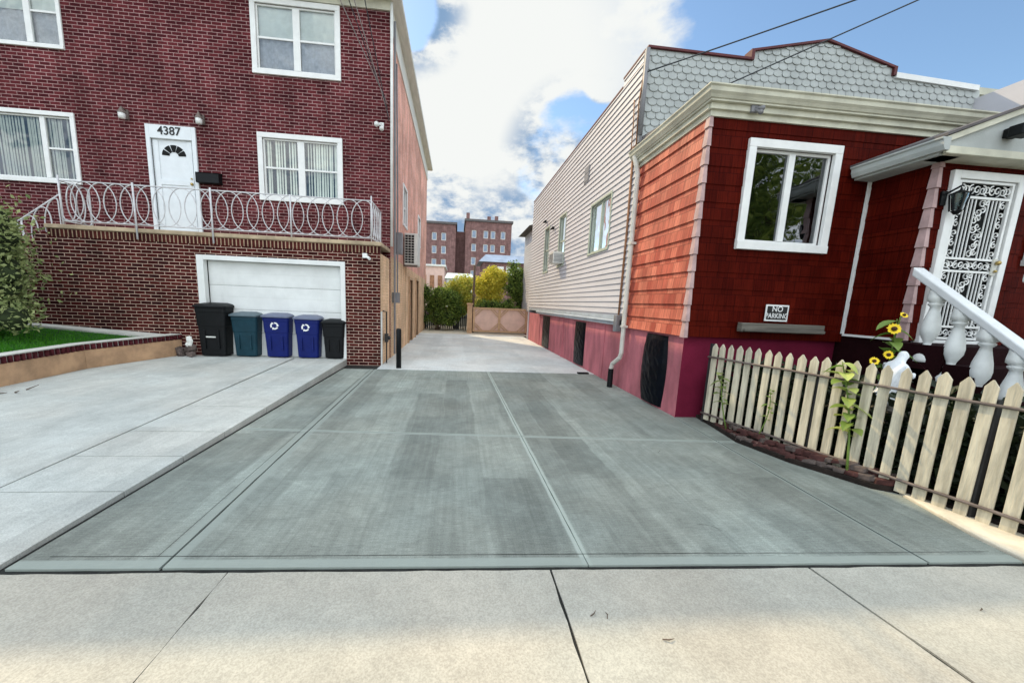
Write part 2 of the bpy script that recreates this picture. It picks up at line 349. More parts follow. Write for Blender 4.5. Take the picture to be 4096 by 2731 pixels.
def link(name, data, parent=None, loc=(0, 0, 0), **props):
    o = bpy.data.objects.new(name, data); COL.objects.link(o)
    base = Vector(loc)
    if parent: o.parent = parent; o.location = base - OFF[parent.name]
    else: o.location = base
    OFF[o.name] = base
    for k, v in props.items():
        if v is not None: o[k] = v
    return o
def thing(name, label, cat, loc=(0, 0, 0), group=None): return link(name, None, None, loc, label=label, category=cat, group=group)
def obj(name, mb, m, parent=None, loc=None, smooth=False, bevel=0, **props):
    """one mesh object; vertices are given in world space, loc is the origin of a top-level mesh"""
    base = Vector(loc) if loc is not None else (OFF[parent.name].copy() if parent else Vector((0, 0, 0)))
    me = bpy.data.meshes.new(name)
    me.from_pydata([(v[0] - base.x, v[1] - base.y, v[2] - base.z) for v in mb.v], [], mb.f); me.update()
    ms = m if isinstance(m, (list, tuple)) else [m]
    for k in ms: me.materials.append(T[k] if isinstance(k, str) else k)
    uvl = me.uv_layers.new(name='UVMap').data; co = mb.v
    for p in me.polygons:
        p.material_index = min(mb.mi[p.index], len(ms) - 1); p.use_smooth = smooth
        nx, ny, nz = map(abs, p.normal)
        for li in p.loop_indices:
            c = co[me.loops[li].vertex_index]
            uvl[li].uv = (c[0], c[1]) if nz > max(nx, ny) else ((c[0], c[2]) if ny >= nx else (c[1], c[2]))
    if len(mb.f) < 6000:
        bm = bmesh.new(); bm.from_mesh(me); bmesh.ops.recalc_face_normals(bm, faces=bm.faces); bm.to_mesh(me); bm.free()
    o = link(name, me, parent, base, **props)
    if bevel:
        md = o.modifiers.new('bevel', 'BEVEL'); md.width = bevel; md.segments = 2; md.limit_method = 'ANGLE'; md.angle_limit = radians(40)
    return o
def copy_tree(o, loc=None, parent=None, **props):
    c = o.copy(); COL.objects.link(c)
    if parent: c.parent = parent
    if loc is not None: c.location = loc
    for k, v in props.items(): c[k] = v
    for ch in list(o.children):
        if ch is not c: copy_tree(ch, None, c)
    return c

def fy(c): return lambda u, d, w: (u, c + d, w)      # faces -y, d goes inwards
def fxn(c): return lambda u, d, w: (c + d, u, w)     # faces -x
def fxp(c): return lambda u, d, w: (c - d, u, w)     # faces +x
def cells(a0, a1, z0, z1, ops):
    A = sorted({a0, a1, *[min(max(q, a0), a1) for o in ops for q in o[:2]]}); Z = sorted({z0, z1, *[min(max(q, z0), z1) for o in ops for q in o[2:4]]})
    for i in range(len(A) - 1):
        for j in range(len(Z) - 1):
            ca, cz = (A[i] + A[i + 1]) / 2, (Z[j] + Z[j + 1]) / 2
            if not any(o[0] < ca < o[1] and o[2] < cz < o[3] for o in ops): yield A[i], A[i + 1], Z[j], Z[j + 1]
def wall(mb, a0, a1, z0, z1, ops=(), depth=.14, mi=0):
    for p, q, r, s in cells(a0, a1, z0, z1, ops): mb.quad((p, 0, r), (q, 0, r), (q, 0, s), (p, 0, s), mi)
    for (p, q, r, s) in ops:
        mb.quad((p, 0, r), (p, depth, r), (p, depth, s), (p, 0, s), mi); mb.quad((q, 0, r), (q, 0, s), (q, depth, s), (q, depth, r), mi)
        mb.quad((p, 0, s), (p, depth, s), (q, depth, s), (q, 0, s), mi); mb.quad((p, 0, r), (q, 0, r), (q, depth, r), (p, depth, r), mi)
    return mb
def laps(mb, a0, a1, z0, z1, ex, th, ops=(), mi=0):
    z = z0
    while z < z1 - 1e-4:
        zt = min(z + ex, z1); off = lambda q: -th * (1 - (q - z) / ex) - .001
        for p, q, r, s in cells(a0, a1, z, zt, ops):
            mb.quad((p, off(r), r), (q, off(r), r), (q, off(s), s), (p, off(s), s), mi)
            if abs(r - z) < 1e-6: mb.quad((p, off(r), r), (q, off(r), r), (q, 0, r), (p, 0, r), mi)
        z = zt
    return mb

def window(parent, tf, u0, u1, w0, w1, cols=2, rows=1, frame='white', trim=.075, out=.03, glass='glass', behind=None, mullion=.05, sill=True, depth=.12, big=None, label=None):
    """window in an opening u0..u1 x w0..w1; trim sits outside the opening"""
    props = {'label': label} if label else {}
    c = tf((u0 + u1) / 2, 0, w0)
    f = MB(tf)
    t = trim
    f.box(u0 - t, u1 + t, -out, .02, w1, w1 + t); f.box(u0 - t, u1 + t, -out - .012, .02, w0 - t, w0)
    f.box(u0 - t, u0, -out, .02, w0, w1); f.box(u1, u1 + t, -out, .02, w0, w1)
    fr = obj('window', f, frame, parent, loc=c, bevel=.006, **props)
    s = MB(tf); e = .035
    s.box(u0, u1, .02, .06, w1 - e, w1); s.box(u0, u1, .02, .06, w0, w0 + e); s.box(u0, u0 + e, .02, .06, w0 + e, w1 - e); s.box(u1 - e, u1, .02, .06, w0 + e, w1 - e)
    us = big or [u0 + (u1 - u0) * i / cols for i in range(cols + 1)]
    for q in us[1:-1]: s.box(q - mullion, q + mullion, .012, .07, w0 + e, w1 - e)
    for i in range(len(us) - 1):
        rr = rows[i] if isinstance(rows, (list, tuple)) else rows
        if rr == 2: m = (w0 + w1) / 2; s.box(us[i] + e, us[i + 1] - e, .025, .058, m - .02, m + .02)
    obj('sash', s, frame, fr)
    g = MB(tf); g.quad((u0 + .02, .045, w0 + .02), (u1 - .02, .045, w0 + .02), (u1 - .02, .045, w1 - .02), (u0 + .02, .045, w1 - .02)); obj('pane', g, glass, fr)
    if behind == 'slats':
        b = MB(tf); q = u0 + .06
        while q < u1 - .06:
            ww = R.uniform(.032, .075); k = R.uniform(-.25, .6)
            ww *= .62
            if R.random() < .86: b.quad((q, .10, w0 + .02), (q + ww, .10 + .03 * k, w0 + .02), (q + ww, .10 + .03 * k, w1), (q, .10, w1))
            q += .062
        obj('vertical_blind', b, 'blind', fr)
    elif behind == 'curtain':
        b = MB(tf); b.quad((u0, .085, (w0 + w1) / 2 + .02), (u1, .085, (w0 + w1) / 2 + .02), (u1, .085, w1), (u0, .085, w1)); obj('roller_shade', b, 'shade', fr)
        b = MB(tf); n = 60
        for i in range(n):
            q0 = u0 + (u1 - u0) * i / n; q1 = u0 + (u1 - u0) * (i + 1) / n
            y0 = .11 + .012 * sin(i * 1.1); y1 = .11 + .012 * sin((i + 1) * 1.1)
            b.quad((q0, y0, w0), (q1, y1, w0), (q1, y1, w1), (q0, y0, w1))
        obj('curtain', b, 'curtain', fr)
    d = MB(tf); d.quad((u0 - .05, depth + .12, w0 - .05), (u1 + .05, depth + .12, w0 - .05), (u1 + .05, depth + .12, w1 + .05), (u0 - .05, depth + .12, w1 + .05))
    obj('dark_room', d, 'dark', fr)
    return fr

def text_mesh(txt, size, ext=.002, tf=None, font_scale=(1, 1), align='CENTER'):
    cu = bpy.data.curves.new('lettering', 'FONT'); cu.body = txt; cu.size = size; cu.extrude = ext; cu.align_x = align; cu.align_y = 'CENTER'; cu.offset = size * .012
    o = bpy.data.objects.new('tmp', cu); COL.objects.link(o)
    dg = bpy.context.evaluated_depsgraph_get(); dg.update()
    me = bpy.data.meshes.new_from_object(o.evaluated_get(dg)); mb = MB()
    mb.v = [tf(v.co.x * font_scale[0], -v.co.z, v.co.y * font_scale[1]) for v in me.vertices]; mb.f = [tuple(p.vertices) for p in me.polygons]; mb.mi = [0] * len(mb.f)
    bpy.data.objects.remove(o); bpy.data.curves.remove(cu); bpy.data.meshes.remove(me)
    return mb

def leaves(mb, pts, size, asp=.55, mi=0, droop=.0):
    for p in pts:
        a = R.uniform(0, 2 * pi); b = R.uniform(-1.1, 1.1) - droop; s = size * R.uniform(.6, 1.35)
        d = Vector((cos(a) * cos(b), sin(a) * cos(b), sin(b))); q = d.orthogonal().normalized()
        q = (Matrix.Rotation(R.uniform(0, pi), 3, d) @ q); p = Vector(p)
        m = p + d * s * .5; nrm = d.cross(q) * s * .12
        mb.add([p, m + q * s * asp * .5 + nrm, p + d * s, m - q * s * asp * .5 + nrm], [(0, 1, 2), (0, 2, 3)] if R.random() < .5 else [(0, 1, 2, 3)], mi)
def clump_pts(n, cs, fill=.35):
    out = []
    tot = sum(c[3] * c[4] * c[5] for c in cs)
    for c in cs:
        k = int(n * c[3] * c[4] * c[5] / tot)
        for _ in range(k):
            v = Vector((R.gauss(0, 1), R.gauss(0, 1), R.gauss(0, 1))).normalized() * (R.uniform(fill, 1) ** .6) * R.uniform(.82, 1.12)
            out.append((c[0] + v.x * c[3], c[1] + v.y * c[4], c[2] + v.z * c[5]))
    return out
def clumps(x0, x1, y0, y1, z0, z1, n, r):
    out = []
    cx, cy, cz = (x0 + x1) / 2, (y0 + y1) / 2, (z0 + z1) / 2
    for _ in range(n):
        v = Vector((R.uniform(-1, 1), R.uniform(-1, 1), R.uniform(-1, 1)))
        if v.z > .3: v.x *= 1 - .18 * v.z
        rr = r * R.uniform(.6, 1.2)
        out.append((cx + v.x * max((x1 - x0) / 2 - rr, .02), cy + v.y * max((y1 - y0) / 2 - rr, .02), cz + v.z * max((z1 - z0) / 2 - rr, .02), rr, rr, rr * .85))
    return out
def wob_poly(pts, amp, step=.12):
    out = []
    for i in range(len(pts)):
        a = Vector(pts[i]); b = Vector(pts[(i + 1) % len(pts)]); n = max(1, int((b - a).length / step))
        d = (b - a); nr = Vector((-d.y, d.x)).normalized()
        for k in range(n): q = a + d * k / n + nr * (R.uniform(-amp, amp) if k else 0); out.append((q.x, q.y))
    return out

# ------------------------------------------------------------------ ground
def struct(name, mb, m, **k): return obj(name, mb, m, kind='structure', **k)
struct('ground', MB().quad((-600, -600, -.14), (600, -600, -.14), (600, 1200, -.14), (-600, 1200, -.14)), 'earth')
struct('concrete_bed', MB().box(-14, 12, -1.9, 24, -.12, -.014), 'seam')
X0 = lambda y: -1.69 - .024 * (y - 5); X1 = lambda y: .80 - .0137 * (y - 5); X2 = lambda y: 3.25 + .047 * (y - 5)
YF = lambda x: 2.01 - .029 * x; YM = lambda x: 4.25 - .058 * x; XL = -2.44
for mm, spec in (('drive', 1),):
    pass
def slab(poly, z0=-.10, z1=0.0, amp=.0022): return wob_poly(poly, amp), z0, z1
dr = MB(); g = .007
def add_slab(mb, poly, z1=0.0, amp=.002, z0=-.1):
    mb.prism(wob_poly(poly, amp), 'z', z0, z1)
for (xa, xb) in ((lambda y: XL + .005, X0), (X0, X1), (X1, X2)):
    p = lambda xf, s, yy: (xf(yy) + s * g, yy)
    for lo, hi in ((YF, YM), (YM, lambda x: 8.35)):
        def cor(xf, s, yf, t):
            y = yf(0); g = .0032 if xf is X1 else .0085
            for _ in range(4): y = yf(xf(y))
            y += t * .0045; return (xf(y) + s * g, y)
        add_slab(dr, [cor(xa, 1, lo, 1), cor(xb, -1, lo, 1), cor(xb, -1, hi, -1), cor(xa, 1, hi, -1)])
add_slab(dr, [(3.108 + g, 1.925), (3.79, 1.905), (3.82, 2.16), (4.02, 2.80), (3.86, 2.89), (3.72, 3.17), (3.57, 3.46), (3.43, 4.04), (3.205 + g, 4.055)])
add_slab(dr, [(3.21, 4.07), (3.43, 4.055), (3.60, 5.05), (3.255, 5.045)])
struct('driveway', dr, 'drive')
pd = MB()
pz = lambda y: .012 + .118 * max(0, min(1, (y - 2.0) / 6.7))
def pad_piece(poly):
    q = wob_poly(poly, .002, .4); pd.hexa([(x, y, -.1) for x, y in q], [(x, y, pz(y)) for x, y in q])
ys = [2.06, 2.89, 3.52, 4.15, 5.07, 6.08, 7.2, 8.84]
for a, b in zip(ys[:-1], ys[1:]): pad_piece([(-3.46 + .008 - .05 * (a - 5) * .8, a + .006), (XL - .026 - .004 * (a - 2), a + .006), (XL - .026 - .004 * (b - 2), b - .006), (-3.46 + .008 - .05 * (b - 5) * .8, b - .004)])
pad_piece([(-9.5, 2.06), (-3.345, 2.06), (-3.66, 8.84), (-6.0, 8.84), (-6.50, 7.2), (-6.44, 5.8), (-6.44, 4.0), (-9.5, 4.0)])
pad_piece([(-5.9, 8.85), (-2.5, 8.85), (-2.5, 9.6), (-5.9, 9.6)])
struct('old_driveway', pd, 'pad')
al = MB(); add_slab(al, [(-1.72, 8.362), (3.25, 8.362), (3.25, 13.0), (-1.72, 13.0)], .006); add_slab(al, [(-1.72, 13.01), (3.25, 13.01), (3.25, 18.1), (-1.72, 18.1)], .006)
struct('alley_pavement', al, 'alley')
struct('back_yard_pavement', MB().box(-1.7, 9, 18.11, 23.9, -.1, .004), 'curb')
sw = MB(); yb = -1.6
xs = [(-12, -12), (-5.2, -5.2), (-1.24, -1.26), (.60, .57), (2.24, 2.52), (5.4, 5.6), (9.5, 9.5)]
for i in range(len(xs) - 1):
    a, b = xs[i], xs[i + 1]; gg = .0025 if i in (1, 2, 4, 5) else .0045
    gl = .0035 if i in (2,) else (.012 if i == 4 else .007); gr = .0035 if i == 1 else .007
    add_slab(sw, [(a[1] + gl, yb), (b[1] - gr, yb), (b[0] - gr, YF(b[0]) - .030), (a[0] + gl, YF(a[0]) - .030)], -.004, .0045)
struct('sidewalk', sw, 'walk')
struct('street_curb', MB().box(-14, 12, -1.78, -1.61, -.13, -.006), 'ledge', bevel=.02)
struct('street', MB().box(-60, 60, -11, -1.79, -.139, -.13), 'asphalt')
struct('opposite_sidewalk', MB().box(-60, 60, -14, -11, -.139, 0), 'walk')
struct('front_curb', MB().prism([(3.80, 1.88), (4.3, 1.88), (4.2, 2.3), (4.07, 2.8), (4.03, 2.8), (3.835, 2.16)], 'z', -.1, .022), 'curb', bevel=.01)
struct('garden_soil', MB().prism([(3.45, 4.04), (3.59, 3.46), (3.74, 3.17), (3.88, 2.89), (4.05, 2.81), (4.31, 1.88), (9, 1.88), (9, 5.2), (3.6, 5.2)], 'z', -.1, .045), 'soil')

# ------------------------------------------------------------------ left: brick house
bh = thing('brick_house', 'two storey dark red brick house with white windows, balcony and garage below', 'house', (-7, 10, 0))
FX0, FX1, FYP = -13.5, -1.70, 10.0
ops = [(-10.9, -8.74, 3.93, 5.27), (-4.66, -2.94, 3.88, 5.18), (-10.6, -8.75, 6.70, 8.02), (-4.68, -2.94, 6.64, 7.98), (-7.10, -6.20, 2.85, 5.25)]
wm = MB(fy(FYP)); wall(wm, FX0, FX1, -.1, 8.3, ops, .14); obj('front_wall', wm, 'brick', bh)
sm = MB(fxp(FX1)); sops = [(12.2, 13.0, 3.85, 4.95), (13.7, 14.7, .0, 2.25), (15.9, 16.9, 0.0, 2.35), (16.6, 17.5, 3.9, 5.0)]
wall(sm, 10.001, 21.0, 2.62, 8.3, [o for o in sops if o[2] > 2.6], .12)
obj('side_wall', sm, 'coral', bh)
sm = MB(fxp(FX1)); wall(sm, 10.001, 21.0, -.1, 2.62, [o for o in sops if o[2] < 2.6], .12); obj('lower_side_wall', sm, 'tan', bh)
b = MB(); b.quad((FX0, 10, -.1), (FX0, 21, -.1), (FX0, 21, 8.3), (FX0, 10, 8.3)); b.quad((FX0, 21, -.1), (FX1, 21, -.1), (FX1, 21, 8.3), (FX0, 21, 8.3)); obj('rear_wall', b, 'tan', bh)
r = MB(); r.box(FX0 - .3, FX1 + .25, 9.62, 21.3, 8.30, 8.315); rs = obj('eaves', r, 'soffit', bh)
r = MB(); r.box(FX0 - .32, FX1 + .27, 9.60, 21.32, 8.316, 8.42); obj('gutter', r, 'white_old', bh, bevel=.02)
r = MB(); r.hexa([(FX0 - .28, 9.66, 8.42), (FX1 + .22, 9.66, 8.42), (FX1 + .22, 21.28, 8.42), (FX0 - .28, 21.28, 8.42)], [(-9, 14.0, 9.1), (-6.3, 14.0, 9.1), (-6.3, 17, 9.1), (-9, 17, 9.1)]); obj('roof', r, 'asphalt_roof', bh)
r = MB(); r.box(FX0, FX1 + .03, 9.955, 9.999, 8.10, 8.299); obj('frieze_board', r, 'cream', bh)
r = MB(); r.box(FX1 + .001, FX1 + .03, 9.96, 20.99, 7.72, 8.299); obj('side_frieze', r, 'soffit', bh)
window(bh, fy(FYP), -10.9, -8.74, 3.93, 5.27, cols=2, rows=[1, 2], behind='slats', big=[-10.9, -9.34, -8.74], trim=.09)
window(bh, fy(FYP), -4.66, -2.94, 3.88, 5.18, rows=2, behind='slats', trim=.11, mullion=.075)
window(bh, fy(FYP), -10.6, -8.75, 6.70, 8.02, rows=[1, 2], behind='curtain', big=[-10.6, -9.36, -8.75], mullion=.06)
window(bh, fy(FYP), -4.68, -2.94, 6.64, 7.98, rows=2, behind='curtain', trim=.11, mullion=.075)
for o in (sops[0], sops[3]): window(bh, fxp(FX1), *o, cols=1, rows=2, trim=.06, behind='curtain')
# front door
d = MB(fy(FYP)); d.box(-7.185, -7.10, -.04, .03, 2.82, 5.26); d.box(-6.20, -6.115, -.04, .03, 2.82, 5.26); d.box(-7.10, -6.20, -.04, .03, 4.97, 5.26); dr_ = obj('front_door', d, 'door', bh, loc=(-6.65, 10, 2.82), bevel=.008)
d = MB(fy(FYP)); d.box(-7.10, -6.20, .02, .06, 2.82, 4.97); d.box(-7.02, -6.28, .004, .02, 3.98, 4.10); d.box(-7.02, -6.28, .004, .02, 2.86, 2.98)
d.box(-7.06, -6.96, .002, .02, 2.86, 4.94); d.box(-6.34, -6.24, .002, .02, 2.86, 4.94); obj('door_leaf', d, 'door', dr_, bevel=.004)
d = MB(fy(FYP)); cx, cz = -6.64, 4.62
for k in range(5):
    a0 = pi * (k + .08) / 5; a1 = pi * (k + .92) / 5; pts = []
    for j in range(5): a = a0 + (a1 - a0) * j / 4; pts.append((cx + .26 * cos(a), cz + .24 * sin(a)))
    for j in range(5): a = a1 + (a0 - a1) * j / 4; pts.append((cx + .10 * cos(a), cz + .09 * sin(a)))
    d.prism(pts, 'y', .009, .022)
d.T = fy(FYP); obj('fan_light', d, 'dark', dr_)
nm = text_mesh('4387', .25, .004, lambda x, y, z: (-6.67 + x, 9.955 + y, 5.13 + z), (1.0, 1.0)); obj('house_number', nm, 'signblack', dr_)
d = MB(); d.blob((-6.28, 9.985, 4.02), .035); obj('handle', d, 'brass', dr_, smooth=True); d = MB(); d.blob((-6.28, 9.985, 4.14), .02); obj('deadbolt', d, 'brass', dr_, smooth=True)
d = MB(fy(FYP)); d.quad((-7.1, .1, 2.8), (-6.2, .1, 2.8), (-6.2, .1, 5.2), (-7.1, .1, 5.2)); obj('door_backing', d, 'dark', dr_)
# garage block and balcony
BX0, BX1, BY = -8.42, -1.73, 8.85
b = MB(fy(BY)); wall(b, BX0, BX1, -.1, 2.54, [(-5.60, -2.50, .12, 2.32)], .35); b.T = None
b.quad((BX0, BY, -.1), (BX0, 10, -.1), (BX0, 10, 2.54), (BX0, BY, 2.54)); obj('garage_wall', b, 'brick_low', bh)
b = MB(fy(BY)); b.box(BX0 - .004, BX1 + .004, -.006, .1, 2.541, 2.70); obj('brick_header_course', b, 'rowlock', bh)
b = MB(); b.box(BX0 - .03, BX1 + .03, BY - .04, 9.995, 2.702, 2.785); obj('balcony_slab', b, 'capstone', bh, bevel=.012)
b = MB(); b.box(BX1 - .04, BX1 + .003, BY + .06, 9.996, -.1, 2.54); obj('garage_side_wall', b, 'tan', bh)
b = MB(); b.box(BX1 + .003, BX1 + .02, BY + .01, BY + .14, -.05, 1.25); obj('corner_patch', b, 'white_old', bh)
gd = MB(fy(BY)); gd.box(-5.60, -5.46, -.012, .12, .13, 2.32); gd.box(-2.60, -2.50, -.012, .12, .13, 2.32); gd.box(-5.46, -2.60, -.012, .12, 2.22, 2.32)
gdo = obj('garage_door', gd, 'garage', bh, loc=(-4, BY, .13), bevel=.006)
gp = MB(fy(BY))
for i in range(4):
    z0 = .13 + i * .5225; gp.box(-5.46, -2.60, .15, .19, z0 + .003, z0 + .5195)
    gp.box(-5.45, -2.61, .147, .15, z0 + .02, z0 + .25); gp.box(-5.45, -2.61, .147, .15, z0 + .275, z0 + .50)
obj('door_panels', gp, 'garage', gdo, bevel=.004)
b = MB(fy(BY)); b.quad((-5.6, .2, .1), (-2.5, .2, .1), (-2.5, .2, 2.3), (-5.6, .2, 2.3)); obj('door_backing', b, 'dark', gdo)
# left stairs down from the balcony (behind the hedge)
b = MB()
for i in range(9): b.box(BX0 - .03 - .28 * (i + 1), BX0 - .032 - .28 * i, BY + .02, 9.99, -.1, 2.62 - .19 * i)
obj('side_stairs', b, 'brick_low', bh)
# railing
def rail_rings(mb, p0, p1, z0, z1, pitch=.31, hw=.275, r=.0100, slope=0.0):
    p0 = Vector(p0); p1 = Vector(p1); L = (p1 - p0).length; d = (p1 - p0) / L; n = max(1, round((L - 2 * hw * .6) / pitch)); st = (L - 1.1 * hw) / n
    for i in range(n + 1):
        c = hw * .55 + st * i; pts = []
        for k in range(23):
            a = 2 * pi * k / 22; q = c + hw * cos(a)
            q = min(max(q, .01), L - .01)
            P = p0 + d * q; zz = (z0 + z1) / 2 + (z1 - z0) / 2 * sin(a); pts.append((P.x, P.y, zz + slope * q))
        mb.tube(pts, r, 4, cap=False)
rl = MB(); RY = BY + .06; RT = 3.66; RB = 2.87; XA, XB = -8.16, -1.93
for z in (RT, RB): rl.tube([(XA, RY, z), (XB, RY, z)], .013, 6); 
rail_rings(rl, (XA, RY), (XB, RY), RB, RT) if False else rail_rings(rl, (XA, RY, 0), (XB, RY, 0), RB, RT)
rr = obj('balcony_railing', rl, 'iron', bh, smooth=True)
for px in (XA, -6.68, -5.19, -3.64, XB):
    q = MB(); lo = 2.56 if px in (-6.68, -5.19) else 2.79
    y = RY if lo > 2.6 else BY - .055
    q.tube([(px, y, lo), (px, y, RT + (.10 if px in (XA, XB) else .02))], .017, 6)
    if lo < 2.6: q.tube([(px, y, RB), (px, RY, RB)], .012, 5); q.tube([(px, y, RT - .02), (px, RY, RT - .02)], .012, 5)
    obj('railing_post', q, 'iron', rr, smooth=True)
for xx, ye in ((XA, 9.55), (XB, 9.93)):
    q = MB()
    for z in (RT, RB): q.tube([(xx, RY, z), (xx, ye, z)], .013, 6)
    rail_rings(q, (xx, RY, 0), (xx, ye, 0), RB, RT, .22, .2, .012); q.tube([(xx, ye, 2.79), (xx, ye, RT)], .017, 6)
    obj('return_railing', q, 'iron', rr, smooth=True)
q = MB(); sx = -10.6; zz = -.68
for z in (RT - .28, RB - .28): q.tube([(XA - .02, RY, z), (XA - 1.6, RY, z + 1.6 * zz)], .013, 6)
rail_rings(q, (XA - 1.6, RY, 0), (XA - .04, RY, 0), RB - .28 + 1.6 * zz, RT - .28 + 1.6 * zz, .25, .2, .0115, -zz); q.tube([(XA - .78, RY, RB - 1.0), (XA - .78, RY, RT - .80)], .015, 6)
obj('stair_railing', q, 'iron', rr, smooth=True)
# pipes on the right corner, side doors
q = MB(); q.tube([(-1.66, 9.94, 8.25), (-1.66, 9.94, 2.85)], .032, 8); obj('corner_downspout', q, 'white_old', bh, smooth=True)
q = MB(); q.tube([(-1.62, 10.15, 8.0), (-1.62, 10.15, 5.9), (-1.61, 10.12, 4.2), (-1.62, 10.15, .1)], .028, 8); q.tube([(-1.60, 10.32, 7.2), (-1.58, 10.36, 4.0), (-1.60, 10.5, 1.6)], .02, 6); q.box(-1.69, -1.52, 10.2, 10.42, 1.45, 1.72); q.box(-1.69, -1.5, 10.55, 10.8, 2.75, 3.3)
obj('conduit', q, 'graypipe', bh, smooth=False)
for (a, c, z, e) in ((13.7, 14.7, 0, 2.25), (15.9, 16.9, 0, 2.35)):
    q = MB(fxp(FX1)); q.box(a - .09, a, -.04, .04, 0, e + .09); q.box(c, c + .09, -.04, .04, 0, e + .09); q.box(a, c, -.04, .04, e, e + .09)
    dd = obj('side_door', q, 'gatewood', bh, loc=(FX1, (a + c) / 2, 0)); q = MB(fxp(FX1)); q.box(a, c, .06, .1, 0, e); obj('door_leaf', q, 'rust', dd)
q = MB(); q.tube([(-1.655, 9.18, -.02), (-1.655, 9.18, 1.24), (-1.70, 9.0, 1.26)], .018, 6); q.box(-1.69, -1.62, 9.1, 9.26, .52, .72); q.blob((-1.60, 9.18, .62), .05)
tag = obj('gas_riser', q, 'post', None, loc=(-1.66, 9.18, 0), label='thin black gas pipe with valve on the tan side of the garage pillar', category='gas pipe')

def wall_lamp(x, y, z, lab):
    t = thing('wall_lamp', lab, 'wall lamp', (x, y, z), 'lamps beside the front door')
    q = MB(); q.box(x - .05, x + .05, y - .03, y - .001, z - .06, z + .14); q.lathe([(.02, z + .14), (.03, z + .11), (.075, z + .04), (.08, z + .02)], x, y - .14, 10); q.tube([(x, y - .02, z + .12), (x, y - .14, z + .15)], .015, 5); obj('bracket', q, 'steel', t)
    q = MB(); q.lathe([(.03, z - .10), (.06, z - .09), (.068, z + .02), (.04, z + .03)], x, y - .14, 10); obj('lamp_shade', q, 'white', t, smooth=True)
wall_lamp(-7.56, 10, 5.38, 'small white shaded lamp on the brick, left of the door with the number 4387')
wall_lamp(-5.95, 10, 5.40, 'small white shaded lamp on the brick, right of the door with the number 4387')
q = MB(); q.prism([(-6.11, 4.04), (-5.60, 4.04), (-5.60, 4.26), (-6.11, 4.26)], 'y', 9.84, 9.999); q.prism([(9.82, 4.261), (9.998, 4.30), (9.998, 4.262)], 'x', -6.12, -5.59)
obj('mailbox', q, 'black', None, loc=(-5.86, 9.9, 4.04), bevel=.012, label='black metal letter box on the brick wall right of the front door', category='mailbox')
def spot_cam(x, y, z, lab, sx=1, m='white'):
    t = thing('security_light', lab, 'security light', (x, y, z))
    q = MB(); q.box(x - .05, x + .05, y - .04, y - .001, z - .05, z + .05); obj('base', q, m, t, bevel=.005)
    q = MB(); k_ = .55 if sx < 0 else 1.0; q.tube([(x, y - .03, z), (x - .07 * k_ * sx, y - .10 * k_, z - .02 * k_), (x - .09 * k_ * sx, y - .20 * k_, z - .06 * k_)], [.03 * k_, .035 * k_, .06 * k_], 8); q.tube([(x, y - .03, z - .02), (x + .03, y - .1 * k_, z - .08 * k_), (x + .03, y - .2 * k_, z - .15 * k_)], [.03 * k_, .035 * k_, .055 * k_], 8); obj('lamp_head', q, m, t, smooth=True)
spot_cam(-1.90, 10, 5.66, 'white twin head security light high on the brick corner below the cable ends')
q = MB(); q.box(-2.10, -2.0, BY - .09, BY - .001, 2.42, 2.52); q.tube([(-1.99, BY - .07, 2.44), (-1.93, BY - .14, 2.40)], [.03, .035], 8)
obj('security_camera', q, 'white', None, loc=(-2.05, BY, 2.47), bevel=.006, label='small white camera box on the brick above the right pillar of the garage', category='camera')
# outdoor AC unit
t = thing('condenser_unit', 'off white louvred air conditioning condenser bracketed high on the alley side of the brick house', 'air conditioner', (-1.5, 12.3, 2.72))
q = MB(); q.box(-1.66, -1.26, 12.25, 13.15, 2.63, 3.58); obj('casing', q, 'ac', t, bevel=.015)
q = MB(); q.box(-1.65, -1.35, 12.243, 12.249, 2.68, 3.54); obj('coil', q, 'dark', t)
q = MB()
for i in range(11): q.box(-1.65, -1.35, 12.230, 12.242, 2.74 + i * .078, 2.752 + i * .078)
for i in range(4): q.box(-1.645 + i * .095, -1.635 + i * .095, 12.228, 12.241, 2.69, 3.53)
obj('grille', q, 'ac', t)
q = MB(); q.box(-1.69, -1.26, 12.3, 12.34, 2.57, 2.625); obj('bracket', q, 'steel', t)
# bollard
q = MB(); q.lathe([(.058, 0.0), (.058, .87), (.045, .90), (.0, .905)], -1.27, 8.53, 14); obj('bollard', q, 'black', None, loc=(-1.27, 8.53, 0), smooth=True, label='short black steel bollard standing at the mouth of the alley', category='bollard')

